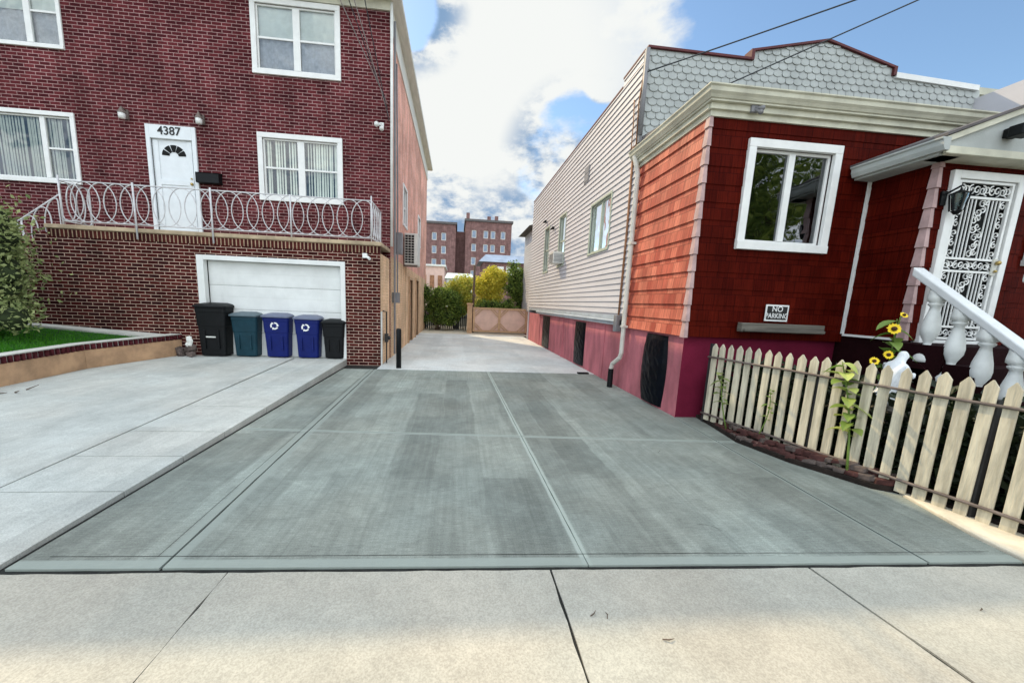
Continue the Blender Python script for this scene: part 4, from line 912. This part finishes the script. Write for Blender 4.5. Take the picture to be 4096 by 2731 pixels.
for k in range(6): a_ = pi / 3 * k; q.tube([(lx + .055 * cos(a_), ly + .055 * sin(a_), lz_ - .1), (lx + .08 * cos(a_), ly + .08 * sin(a_), lz_ + .09)], .008, 4)
q.box(5.70, 5.77, 4.175, 4.198, 2.92, 3.08); obj('frame', q, 'black', t)
q = MB(); q.lathe([(.045, lz_ - .09), (.07, lz_ + .085)], lx, ly, 8); obj('lantern_glass', q, 'glass_dk', t)
t = thing('parking_sign', 'small black and white sign reading NO PARKING on the dark red front', 'sign', (4.5, 4.93, 1.47))
q = MB(); q.box(4.33, 4.68, 4.925, 4.932, 1.46, 1.69); obj('border', q, 'white', t)
q = MB(); q.box(4.352, 4.658, 4.921, 4.9245, 1.482, 1.668); obj('sign_face', q, 'signblack', t)
tx = lambda cz: (lambda x, y, z: (4.505 + x, 4.9195 + y * .5, cz + z))
obj('lettering', text_mesh('NO', .105, .001, tx(1.627)), 'white', t); obj('lettering', text_mesh('PARKING', .098, .001, tx(1.533), (.84, 1.0)), 'white', t)
q = MB(); q.box(3.94, 5.20, 4.84, 4.935, 1.30, 1.425); q.box(3.96, 5.18, 4.80, 4.839, 1.31, 1.35); obj('shelf_plank', q, 'wood', None, loc=(4.55, 4.9, 1.30), bevel=.008, label='weathered grey plank ledge fixed to the red front under the NO PARKING sign', category='ledge')

# ------------------------------------------------------------------ entrance stairs with balustrades
t = thing('entrance_stairs', 'maroon front steps rising to the white scrollwork door', 'stairs', (6.2, 3.2, 0))
q = MB(); q.box(5.38, 7.1, 3.62, VY - .001, -.1, 1.28)
for i in range(6): q.box(5.38, 7.1, 3.60 - .27 * (i + 1), 3.599 - .27 * i, -.1, 1.28 - .19 * (i + 1))
obj('steps', q, 'step', t)
RS = .82
def balustrade(x, lab, skip=0):
    b = thing('balustrade', lab, 'balustrade', (x, 3.2, 0), 'balustrades of the front steps')
    rz = lambda y: 2.17 - RS * (4.06 - y)
    q = MB(); y0, y1 = 4.07, 2.1; hw = .075
    q.hexa([(x - hw, y0, rz(y0) - .10), (x + hw, y0, rz(y0) - .10), (x + hw, y1, rz(y1) - .10), (x - hw, y1, rz(y1) - .10)], [(x - hw, y0, rz(y0)), (x + hw, y0, rz(y0)), (x + hw, y1, rz(y1)), (x - hw, y1, rz(y1))]); obj('hand_rail', q, 'rail', b, bevel=.015)
    q = MB(); q.hexa([(x - .09, 4.1, rz(4.1) - 1.15), (x + .09, 4.1, rz(4.1) - 1.15), (x + .09, 2.1, rz(2.1) - 1.15), (x - .09, 2.1, rz(2.1) - 1.15)], [(x - .09, 4.1, rz(4.1) - .90), (x + .09, 4.1, rz(4.1) - .90), (x + .09, 2.1, rz(2.1) - .90), (x - .09, 2.1, rz(2.1) - .90)])
    q.box(x - .09, x + .09, 3.7, 4.1, -.1, 1.0); obj('base', q, 'step', b)
    for i in range(7):
        y = 3.83 - .245 * i; zt = rz(y) - .10; H = .80; zb = zt - H
        P = [(.098, 0), (.098, .03), (.088, .07), (.05, .125), (.03, .15), (.055, .165), (.055, .18), (.032, .20), (.040, .24), (.076, .32), (.082, .38), (.072, .47), (.048, .58), (.040, .63), (.064, .655), (.064, .67), (.05, .68), (.078, .70), (.080, .74), (.072, .80)]
        q = MB(); q.lathe([(r_, zb + h_) for r_, h_ in P] + [(.07, zt + .06)], x, y, 16); obj('baluster', q, 'baluster', b, smooth=True)
balustrade(5.45, 'white balustrade of vase shaped balusters left of the entrance steps'); balustrade(6.98, 'white balustrade at the right frame edge, right of the entrance steps')

# ------------------------------------------------------------------ picket fence
t = thing('picket_fence', 'cream picket fence with thin metal rails around the front garden', 'fence', (3.9, 3.4, 0))
FXL = lambda y: 3.58 + .234 * (4.65 - y)
fd = Vector((-.234, 1)).normalized(); fn = Vector((-fd.y, fd.x))      # fn points to the driveway
pitch_y = .1175; y = 4.78; i = 0
while y > 1.75:
    x = FXL(y); hw = .0385 + R.uniform(-.003, .003); th = .016; tip = 1.135 + R.uniform(-.008, .008); ln = R.uniform(-.006, .006)
    def P(u, d, z): return (x + fd.x * (u + ln * z) + fn.x * d, y + fd.y * (u + ln * z) + fn.y * d, z)
    q = MB(); sh = tip - .055; bz = .02 if y < 2.8 else .05
    prof_ = [(-hw, bz), (hw, bz), (hw, sh), (hw * .1, tip), (-hw * .1, tip), (-hw, sh)]
    q.hexa([P(u, .0, z) for u, z in prof_], [P(u, th, z) for u, z in prof_]); obj('picket', q, 'picket', t, bevel=.002)
    y -= pitch_y; i += 1
for zz, r_ in ((.94, .0135), (.14, .015)):
    q = MB(); pts = []
    for k in range(14): yy_ = 4.85 - (4.85 - 1.8) * k / 13; pts.append((FXL(yy_) + fn.x * .034, yy_ + fn.y * .034, zz + .003 * sin(k * 1.9)))
    q.tube(pts, r_, 6); obj('rail', q, 'steel', t, smooth=True)
for yy_ in (4.86, 3.55, 2.40):
    q = MB(); x = FXL(yy_) - fn.x * .03; q.box(x - .02, x + .02, yy_ - .02, yy_ + .02, 0, 1.12 if yy_ > 4.8 else .98); obj('post', q, 'post', t)

# edging stones of the flower bed, one thing each
def bed_edge(f):
    P = [(3.60, 5.02), (3.46, 4.08), (3.60, 3.49), (3.75, 3.19), (3.89, 2.93), (4.02, 2.84)]; L = [(Vector(b_) - Vector(a)).length for a, b_ in zip(P[:-1], P[1:])]; s = f * sum(L)
    for (a, b_), l in zip(zip(P[:-1], P[1:]), L):
        if s <= l: return Vector(a) + (Vector(b_) - Vector(a)) * s / l, (Vector(b_) - Vector(a)).normalized()
        s -= l
    return Vector(P[-1]), Vector((.5, -.8))
nst = 58
for i in range(nst):
    lay = i % 2; f = (i + .5) / nst; p, d_ = bed_edge(f); nrm = Vector((-d_.y, d_.x)) * -1
    if nrm.x < 0: nrm = -nrm
    c = p + nrm * ((.03 if lay == 0 else .10) + R.uniform(-.01, .03)); a = math.atan2(d_.y, d_.x) + R.uniform(-.5, .5)
    q = MB(); L_, W_, H_ = R.uniform(.045, .085), R.uniform(.028, .055), R.uniform(.018, .036); zc = .03 + lay * R.uniform(.04, .075) + (f * .04)
    vs = []
    for sx in (-1, 1):
        for sy in (-1, 1):
            for sz in (-1, 1):
                u, v, z_ = sx * L_ * R.uniform(.75, 1.05), sy * W_ * R.uniform(.75, 1.05), sz * H_ * R.uniform(.75, 1.05)
                vs.append((c.x + u * cos(a) - v * sin(a), c.y + u * sin(a) + v * cos(a), zc + z_ + u * .12))
    q.add(vs, [(0, 1, 3, 2), (4, 6, 7, 5), (0, 4, 5, 1), (2, 3, 7, 6), (0, 2, 6, 4), (1, 5, 7, 3)])
    o = obj('edging_brick', q, 'edgebrick' if R.random() < .62 else 'edgebrick2', None, loc=(c.x, c.y, zc - H_), bevel=.012, label='broken old brick in the low edging along the flower bed by the picket fence', category='brick', group='edging bricks along the flower bed')
# mulch
q = MB()
for _ in range(900):
    f = R.random(); p, d_ = bed_edge(f); x = p.x + R.uniform(.02, .5); yy_ = p.y + R.uniform(-.05, .1); a = R.uniform(0, 6.28); l = R.uniform(.01, .035)
    q.add([(x, yy_, .048 + R.uniform(0, .03)), (x + l * cos(a), yy_ + l * sin(a), .05 + R.uniform(0, .03)), (x + l * .5 * cos(a + 1), yy_ + l * .5 * sin(a + 1), .055 + R.uniform(0, .02))], [(0, 1, 2)])
obj('mulch', q, leafmat('mulch', (.05, .02, .014), (.20, .10, .07), 0), kind='stuff')

# ------------------------------------------------------------------ plants
def big_leaf(mb, p, ang, el, L, Wd, droop=.35):
    d = Vector((cos(ang) * cos(el), sin(ang) * cos(el), sin(el))); s = Vector((-sin(ang), cos(ang), 0)); n = 5; vs = []
    P = Vector(p)
    for k in range(n + 1):
        f = k / n; c = P + d * L * f + Vector((0, 0, -droop * L * f * f)); w_ = Wd * sin(pi * min(1, .12 + f * .9)) ** .8 * .5 if k < n else 0
        vs += [tuple(c + s * w_ + Vector((0, 0, w_ * .3))), tuple(c), tuple(c - s * w_ + Vector((0, 0, w_ * .3)))]
    fs = []
    for k in range(n): b_ = 3 * k; fs += [(b_, b_ + 1, b_ + 4, b_ + 3), (b_ + 1, b_ + 2, b_ + 5, b_ + 4)]
    mb.add(vs, fs)
def sunflower_head(par, p, r, face):
    q = MB(); p = Vector(p); f = Vector(face).normalized(); u = f.orthogonal().normalized(); v = f.cross(u)
    for k in range(15):
        a = 2 * pi * k / 15 + R.uniform(-.1, .1); d = u * cos(a) + v * sin(a); s = f.cross(d)
        q.add([tuple(p + d * r * .35 - s * r * .16), tuple(p + d * r * .75 - s * r * .2 + f * .004), tuple(p + d * r * R.uniform(.95, 1.1) + f * r * .1), tuple(p + d * r * .75 + s * r * .2 + f * .004), tuple(p + d * r * .35 + s * r * .16)], [(0, 1, 2, 3, 4)])
    h = obj('petals', q, 'yellow', par); q = MB(); q.blob(tuple(p + f * .006), r * .42, 8); obj('flower_centre', q, 'flowerc', par)
def plant(lab, base, top, nl, L, Wd, m, heads=(), cat='plant', bend=.05, stem=.012, f0=.25, group=None):
    t = thing('sunflower_plant' if heads else 'garden_plant', lab, cat, base, group); q = MB(); pts = []
    b_ = Vector(base); e = Vector(top)
    for k in range(7): f = k / 6; pts.append(b_ + (e - b_) * f + Vector((sin(f * pi) * bend, 0, 0)))
    q.tube(pts, [stem * (1 - .6 * k / 6) for k in range(7)], 5)
    for hp in heads:
        kk = min(range(7), key=lambda i: (pts[i] - Vector(hp[0])).length + (0 if i < 6 else .05)); q.tube([pts[max(kk - 1, 1)], (pts[kk] + Vector(hp[0])) / 2, hp[0]], .006, 4)
    obj('stem', q, 'plantleaf', t, smooth=True); q = MB()
    for i in range(nl):
        f = f0 + (1 - f0) * (i + .5) / nl; k = f * 6; a_ = pts[int(k)] if int(k) < 6 else pts[6]; b2 = pts[min(int(k) + 1, 6)]; p = a_ + (b2 - a_) * (k - int(k))
        big_leaf(q, p, i * 2.4 + R.uniform(-.4, .4), R.uniform(-.1, .7), L * R.uniform(.6, 1.1), Wd * R.uniform(.7, 1.1), R.uniform(.2, .7))
    obj('leaves', q, m, t)
    for hp in heads: sunflower_head(t, *hp)
plant('tall plant with a pale lime leafy top leaning on the pickets from the driveway side', (3.84, 3.10, .05), (3.80, 3.30, 1.12), 24, .20, .12, 'pale_leaf', cat='plant', f0=.32)
plant('tall sunflowers with yellow heads and dark centres growing behind the picket fence', (4.42, 3.45, .05), (4.46, 3.42, 1.56), 26, .22, .13, 'plantleaf',
      [((4.37, 3.36, 1.46), .058, (-.6, -1, .3)), ((4.22, 3.36, 1.13), .042, (-.6, -1, .5)), ((4.34, 3.34, 1.20), .044, (-.5, -1, .4)), ((4.50, 3.40, 1.60), .036, (-.2, -1, .9))], 'sunflower')
plant('wilted seedling with dry brown tips at the dark left end of the picket fence', (3.53, 4.36, .06), (3.49, 4.52, .78), 13, .13, .08, 'hedge', bend=-.03, stem=.010, f0=.4)
plant('thin young plant leaning on the shaded pickets near the middle of the fence', (3.60, 3.95, .08), (3.66, 3.92, .70), 9, .12, .055, 'plantleaf', bend=.06, stem=.008, f0=.35)
plant('low spindly weed in the bed behind the lit pickets', (4.4, 2.9, .05), (4.45, 2.8, .6), 8, .16, .08, 'plantleaf')

# statue
t = thing('garden_statue', 'small white statue of a bowed figure standing behind the pickets beside the steps', 'statue', (4.36, 3.22, 0))
q = MB(); q.box(4.24, 4.50, 3.12, 3.36, -.05, .62); q.box(4.21, 4.53, 3.09, 3.39, .62, .68); obj('pedestal', q, 'wood', t, bevel=.01)
me = bpy.data.meshes.new('figure'); J = [((-.02, 0, .24), .105), ((.0, 0, .36), .095), ((.03, 0, .47), .085), ((.06, 0, .535), .05), ((.085, 0, .58), .052), ((.095, 0, .615), .050), ((.085, 0, .65), .030),
    ((-.05, .02, .12), .13), ((-.07, .02, .01), .16), ((.03, -.085, .47), .045), ((.07, -.12, .38), .036), ((.16, -.08, .37), .03), ((.215, -.05, .40), .022), ((.03, .085, .47), .045), ((.07, .12, .38), .036), ((.16, .06, .37), .03), ((.215, .03, .40), .022),
    ((.15, 0, .60), .018)]
E_ = [(0, 1), (1, 2), (2, 3), (3, 4), (4, 5), (5, 6), (0, 7), (7, 8), (2, 9), (9, 10), (10, 11), (11, 12), (2, 13), (13, 14), (14, 15), (15, 16), (5, 17)]
me.from_pydata([Vector(j[0]) for j in J], E_, []); me.materials.append(T['statue'])
fo = link('figure', me, t, (4.33, 3.26, .68)); fo.scale = (.82, .82, .88); sk = fo.modifiers.new('skin', 'SKIN')
for v_, (_, r_) in zip(me.skin_vertices[0].data, J): v_.radius = (r_ * .95, r_ * .95); v_.use_root = False
me.skin_vertices[0].data[0].use_root = True; ss = fo.modifiers.new('sub', 'SUBSURF'); ss.levels = 2; ss.render_levels = 2

# ------------------------------------------------------------------ far end of the alley
t = thing('lattice_gate', 'tan wooden double gate with diamond lattice panels closing the right of the alley end', 'gate', (2.2, 19, 0))
q = MB(); q.box(.84, 3.62, 18.98, 19.02, .12, 1.28); obj('panel', q, 'gatepanel', t)
q = MB(); 
for x0_, x1_ in ((.84, .94), (2.12, 2.24), (3.50, 3.62)): q.box(x0_, x1_, 18.93, 18.979, .10, 1.30)
q.box(.84, 3.62, 18.92, 18.96, 1.22, 1.31); q.box(.84, 3.62, 18.925, 18.965, .08, .17)
for u0, u1 in ((.94, 2.12), (2.24, 3.50)):
    for ins in (0, .13):
        e_ = .38 - ins; h_ = .36 - ins
        for s_ in ((u0, 1.22 - h_, u0 + e_, 1.22), (u1 - e_, 1.22, u1, 1.22 - h_), (u0, .17 + h_, u0 + e_, .17), (u1 - e_, .17, u1, .17 + h_)):
            q.beam((s_[0], 18.95, s_[1]), (s_[2], 18.95, s_[3]), .02, .04)
obj('lattice', q, 'gatewood', t)
q = MB(); q.box(.55, .80, 18.9, 19.15, 0, 1.42); q.box(.52, .83, 18.87, 19.18, 1.42, 1.50); obj('gate_post', q, 'gatewood', None, loc=(.67, 19, 0), bevel=.01, label='pale square post at the left end of the lattice gate', category='post')
q = MB(); q.tube([(.86, 19.3, 0), (.86, 19.3, 3.4)], .055, 8); obj('pole', q, 'trunk', None, loc=(.86, 19.3, 0), smooth=True, label='thin brown pole rising between the yellow bushes behind the gate', category='pole')
q = MB(); [q.box(-1.9 + .1 * i, -1.81 + .1 * i, 20.9, 20.93, 0, 1.25) for i in range(26)]; obj('board_fence', q, 'post', None, loc=(-.5, 20.9, 0), label='dark board fence under the bushes at the left of the alley end', category='fence')
q = MB(); q.box(.6, 5, 20.7, 20.9, 0, 1.2); obj('garden_wall', q, 'trunk', None, loc=(2.8, 20.8, 0), label='dark low wall behind the lattice gate', category='wall')
def shrub(name, lab, cat, base, box_, n, r, nl, size, m, core, cc=20):
    t = thing(name, lab, cat, base); cs = clumps(*box_, cc, r); q = MB(); leaves(q, clump_pts(nl, cs, .5), size); obj('foliage', q, m, t)
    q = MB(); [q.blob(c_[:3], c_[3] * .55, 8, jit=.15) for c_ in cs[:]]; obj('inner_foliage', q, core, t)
    q = MB(); bx = base
    for i in range(5): q.tube([(bx[0] + (i - 2) * .05, bx[1], 0), (bx[0] + R.uniform(-.5, .5), bx[1] + R.uniform(-.2, .2), (box_[4] + box_[5]) / 2)], [.04, .015], 5)
    obj('stem', q, 'trunk', t)
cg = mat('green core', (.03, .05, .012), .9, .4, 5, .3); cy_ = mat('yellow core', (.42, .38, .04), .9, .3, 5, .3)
shrub('green_bush', 'green and lime bush at the far left of the alley end', 'bush', (-1.0, 20.2, 0), (-2.3, .55, 19.5, 20.8, .0, 2.45), 0, .5, 6500, .12, 'green', cg)
shrub('yellow_bush', 'bright yellow bush left of the thin brown pole', 'bush', (.0, 21.4, 0), (-1.2, 1.2, 20.0, 21.4, .6, 3.15), 0, .52, 6500, .12, 'ylwgreen', cy_)
shrub('yellow_bush', 'large golden yellow bush right of the thin brown pole', 'bush', (1.7, 21.3, 0), (.7, 3.0, 20.3, 21.6, .9, 3.75), 0, .55, 6500, .13, 'ylw', cy_)
shrub('green_bush', 'low green bush right behind the lattice gate under the golden bush', 'bush', (1.9, 20.3, 0), (.8, 3.5, 19.5, 20.4, .5, 1.9), 0, .42, 3500, .11, 'green', cg, 12)
shrub('green_tree', 'tall green leafy tree beside the lavender house behind the gate', 'tree', (3.2, 21.6, 0), (2.4, 4.6, 20.0, 21.6, .7, 4.1), 0, .55, 5500, .13, 'green', cg)
# neighbouring house beyond the lavender one
t = thing('lavender_outbuilding', 'pale clapboard house end just behind the lavender house', 'house', (6, 20, 0))
q = MB(fxn(3.55)); wall(q, 17.6, 20.4, 1.2, 5.1); laps(q, 17.6, 20.4, 1.25, 5.1, .118, .014); q.T = None; q.box(3.551, 8, 17.6, 20.4, 1.2, 5.1); obj('wall', q, 'lav', t)
q = MB(); q.box(3.6, 8, 17.65, 20.35, 0, 1.2); obj('foundation', q, 'pink', t)
q = MB(); q.hexa([(3.2, 17.5, 5.1), (8, 17.5, 5.1), (8, 20.6, 5.1), (3.2, 20.6, 5.1)], [(5.6, 17.6, 5.9), (8, 17.6, 5.9), (8, 20.5, 5.9), (5.6, 20.5, 5.9)]); obj('roof', q, 'asphalt_roof', t)
# distant buildings
def far_building(lab, x0, x1, y, z1, wins, m, dep=14, zbase=-.1):
    t = thing('apartment_building', lab, 'apartment building', ((x0 + x1) / 2, y, 0)); ops_ = [(a - .55, a + .55, z, z + 1.75) for a, z in wins]
    q = MB(fy(y)); wall(q, x0, x1, zbase, z1, ops_, .25); q.T = None; q.quad((x0, y, 0), (x0, y + dep, 0), (x0, y + dep, z1), (x0, y, z1)); q.quad((x1, y, 0), (x1, y + dep, 0), (x1, y + dep, z1), (x1, y, z1)); obj('wall', q, m, t)
    q = MB(); q.box(x0 - .3, x1 + .3, y - .3, y + dep, z1, z1 + .5); obj('roof_edge', q, 'asphalt_roof', t)
    for a, b2, c2, d2 in ops_:
        q = MB(); q.box(a, b2, y + .12, y + .2, c2, d2); w_ = obj('window', q, 'white_old', t, loc=(a, y, c2)); q = MB(); q.quad((a + .15, y + .11, c2 + .15), (b2 - .15, y + .11, c2 + .15), (b2 - .15, y + .11, d2 - .15), (a + .15, y + .11, d2 - .15)); obj('pane', q, 'blueroof', w_)
    return t
wn = [(x, z) for x in (-5.3, -3.2, 1.8 - 4.2) for z in (15.6, 12.7, 9.8, 6.9)]
a_ = far_building('distant brick apartment block at the left, half hidden by the brick house', -16, -.6, 92, 19.3, [(x, z) for x in (-14, -11, -8.2, -5.6, -3.4) for z in (15.6, 12.6, 9.6, 6.6)], 'farbrick')
b2_ = far_building('distant brick apartment block with rows of pale windows in the middle of the alley end', 1.7, 12.6, 92, 20.3, [(x, z) for x in (3.7, 6.5, 8.2, 10.6) for z in (16.6, 13.5, 10.4, 7.3)], 'farbrick')
q = MB(); q.box(-.6, 1.7, 96, 100, 0, 18.5); obj('recess_wall', q, 'farbrick', b2_)
for (x, y, h) in ((7.2, 92.8, 1.0), (9.0, 93, 1.2), (2.2, 93, 1.6)):
    q = MB(); q.box(x - .4, x + .4, y, y + .8, 20.8, 20.8 + h); obj('chimney', q, 'farbrick', b2_)
t = thing('garden_shed', 'low building with blue grey roof in front of the right apartment block', 'building', (6, 50, 0)); q = MB(); q.box(3.2, 9.5, 48, 54, 0, 6.6); obj('wall', q, 'farbrick', t)
q = MB(); q.hexa([(2.6, 47.6, 6.6), (10, 47.6, 6.6), (10, 54.4, 6.6), (2.6, 54.4, 6.6)], [(3.6, 49.6, 7.7), (10, 49.6, 7.7), (10, 52, 7.7), (3.6, 52, 7.7)]); obj('roof', q, 'blueroof', t)
for k in range(3):
    q = MB(); q.box(5.0 + k * 1.1, 5.8 + k * 1.1, 47.93, 48.05, 5.0, 6.1); obj('window', q, 'white', t)
t = thing('row_garage', 'pale pinkish low building at the left of the far end behind the bushes', 'building', (-3, 45, 0)); q = MB(); q.box(-9, -1.5, 44, 50, 0, 5.4); obj('wall', q, 'gatepanel', t)
q = MB(); q.box(-9.2, -1.3, 43.8, 50.2, 5.4, 5.6); obj('roof', q, 'white_old', t)
for k in range(3): q = MB(); q.box(-4.0 + k * .9, -3.5 + k * .9, 43.95, 44.05, 3.0, 4.4); obj('window', q, 'rust', t)
q = MB(); q.box(-1.1, 1.6, 40, 44, 0, 3.9); q.hexa([(-1.3, 39.8, 3.9), (1.8, 39.8, 3.9), (1.8, 44.2, 3.9), (-1.3, 44.2, 3.9)], [(-1.1, 42, 4.6), (1.6, 42, 4.6), (1.6, 42.1, 4.6), (-1.1, 42.1, 4.6)]); obj('green_shed', q, 'lightshed', None, loc=(.6, 42, 0), label='pale green shed with a shallow gable above the yellow bush', category='shed')
t = thing('white_building', 'white parapet wall of the neighbouring house at the right edge behind the scalloped front', 'house', (13, 10, 0)); q = MB(); q.box(10.6, 17, 8.8, 16, 0, 6.95); obj('wall', q, 'white', t); q = MB(); q.box(10.5, 17.1, 8.7, 16.1, 6.95, 7.1); obj('parapet', q, 'cream', t)
# bushes beyond the buildings close the horizon
for (x, y, lab) in ((-6, 60, 'dark tree behind the low pinkish building'), (14, 62, 'far green tree behind the lavender house')):
    shrub('distant_tree', lab, 'tree', (x, y, 0), (x - 4, x + 4, y - 3, y + 3, 1, 7), 0, 1.4, 1200, .5, 'green', cg, 14)

# ------------------------------------------------------------------ cables
def cable(lab, a, b_, sag=.12, r=.012, m='wire', ext=2.6, grp=None):
    a = Vector(a); d = Vector(b_) - a; L = ext; pts = []
    for k in range(25): f = L * k / 24; s = 4 * sag * (f / L) * (1 - f / L) ; pts.append(a + d * f - Vector((0, 0, s)))
    q = MB(); q.tube(pts, r, 5); obj('cable', q, m, None, loc=tuple(a), smooth=True, label=lab, category='cable', group=grp)
cable('black overhead cable running from the corner mast of the lavender house up to the right', (3.18, 6.93, 5.62), (5.21, 5.5, 5.95), .14, .011, ext=5.0)
cable('black overhead cable rising from behind the porch gutter across the scalloped front', (4.45, 6.90, 5.43), (7.05, 6.0, 6.49), .0, .011, ext=4.5)
for k, (qx, lab) in enumerate(((-1.99, 'leftmost'), (-1.84, 'second from the left'), (-1.75, 'third from the left'), (-1.58, 'rightmost'))):
    cable('thin service cable, %s of the four reaching the brick corner' % lab, (-1.76 + .012 * k, 9.93, 6.12 - .13 * k), (qx, 7.0, 6.25), .02 * k, .0085, m='wirelight' if k % 2 == 0 else 'wire', ext=4.0, grp='service cables at the brick corner')

# street trees across the road (seen as reflections in the window panes)
def street_tree(lab, x, y, h, rad, nl=4200):
    t = thing('street_tree', lab, 'tree', (x, y, 0), 'street trees across the road'); cs = clumps(x - rad, x + rad, y - rad, y + rad, h * .30, h, 24, rad * .30)
    q = MB(); leaves(q, clump_pts(nl, cs, .3), .26); obj('crown', q, 'green', t)
    q = MB(); q.tube([(x, y, -.1), (x + .1, y, h * .3), (x - .1, y + .1, h * .75)], [.2, .15, .05], 8)
    for k in range(7): a = k * .9; q.tube([(x, y, h * (.28 + .04 * k)), (x + rad * .6 * cos(a), y + rad * .6 * sin(a), h * (.5 + .05 * k))], [.07, .02], 5)
    obj('trunk', q, 'trunk', t)
street_tree('broad leafy street tree across the road to the right', 14.0, -6.8, 10.5, 4.6, 9000)
street_tree('leafy street tree across the road behind the right hand houses', 21, -9, 12, 5.0, 5000)
street_tree('leafy street tree across the road to the left', -13, -10, 8.0, 3.4, 3000)

q = MB(); q.box(2.86, 3.12, 8.33, 8.42, .004, .035); obj('drain_cover', q, 'black', None, loc=(3, 8.37, 0), bevel=.004, label='short black strip on the ground at the edge of the alley by the pink foundation', category='drain')
for (x, y, a, l) in ((.72, 1.62, .4, .05), (.80, 1.60, 1.1, .04), (1.02, 1.47, -.3, .06), (2.9, 1.55, .2, .03)):
    q = MB(); q.tube([(x, y, .001), (x + l * .5 * cos(a), y + l * .5 * sin(a), .006), (x + l * cos(a + .3), y + l * sin(a + .3), .002)], [.0025, .003, .001], 4); obj('twig', q, 'trunk', None, loc=(x, y, 0), label='tiny brown twig lying on the sunlit front sidewalk', category='twig', group='twigs on the sidewalk')
for (y, z) in ((12.75, 4.10), (13.95, 4.55)):
    q = MB(); q.box(3.10, 3.165, y - .04, y + .04, z - .05, z + .04); q.tube([(3.12, y, z), (3.06, y - .06, z - .05)], [.03, .035], 6); obj('wall_camera', q, 'black', None, loc=(3.15, y, z), label='small dark camera on the lavender siding above the %s narrow window' % ('nearer' if y < 13 else 'farther'), category='camera')

def crack(pts, w_=.004):
    q = MB()
    for (xa, ya), (xb, yb_) in zip(pts[:-1], pts[1:]):
        a = Vector((xa, ya)); b_ = Vector((xb, yb_)); n_ = Vector((-(b_ - a).y, (b_ - a).x)).normalized() * w_ * R.uniform(.4, .7)
        q.add([(a.x - n_.x, a.y - n_.y, .0016), (b_.x - n_.x, b_.y - n_.y, .0016), (b_.x + n_.x, b_.y + n_.y, .0016), (a.x + n_.x, a.y + n_.y, .0016)], [(0, 1, 2, 3)])
    struct('crack', q, 'seam')
def wander(x, y, a, n, st):
    out = [(x, y)]
    for _ in range(n): a += R.uniform(-.5, .5); x += st * cos(a); y += st * sin(a); out.append((x, y))
    return out
crack(wander(1.95, 2.30, 2.4, 7, .025), .0025); crack(wander(2.25, 3.72, .2, 4, .02), .003)

for pts in ([(X0(y) - .085, y) for y in (2.16, 3.2, 4.2, 5.2, 6.4, 8.3)], [(x, YF(x) + .105) for x in (-2.3, -1.0, .3, 1.6, 2.7, 3.7)]):
    crack([(a + R.uniform(-.003, .003), b + R.uniform(-.003, .003)) for a, b in pts], .0035)
# added near-black leaves standing in for the deep shade behind the fence
dl = leafmat('shade filler leaf', (.006, .012, .005), (.022, .038, .014), .15); q = MB()
pts_ = []
for _ in range(9000):
    y = R.uniform(2.0, 4.93); x = FXL(y) + R.uniform(.10, .95); h = R.uniform(.02, .92) * (1 - .25 * R.random())
    if 4.15 < x < 4.6 and 3.0 < y < 3.5: h *= .6
    if x > 5.34 - .0: continue
    pts_.append((x, y, .04 + h))
leaves(q, pts_, .10, .6)
obj('shade_filler_leaves', q, dl, kind='stuff')
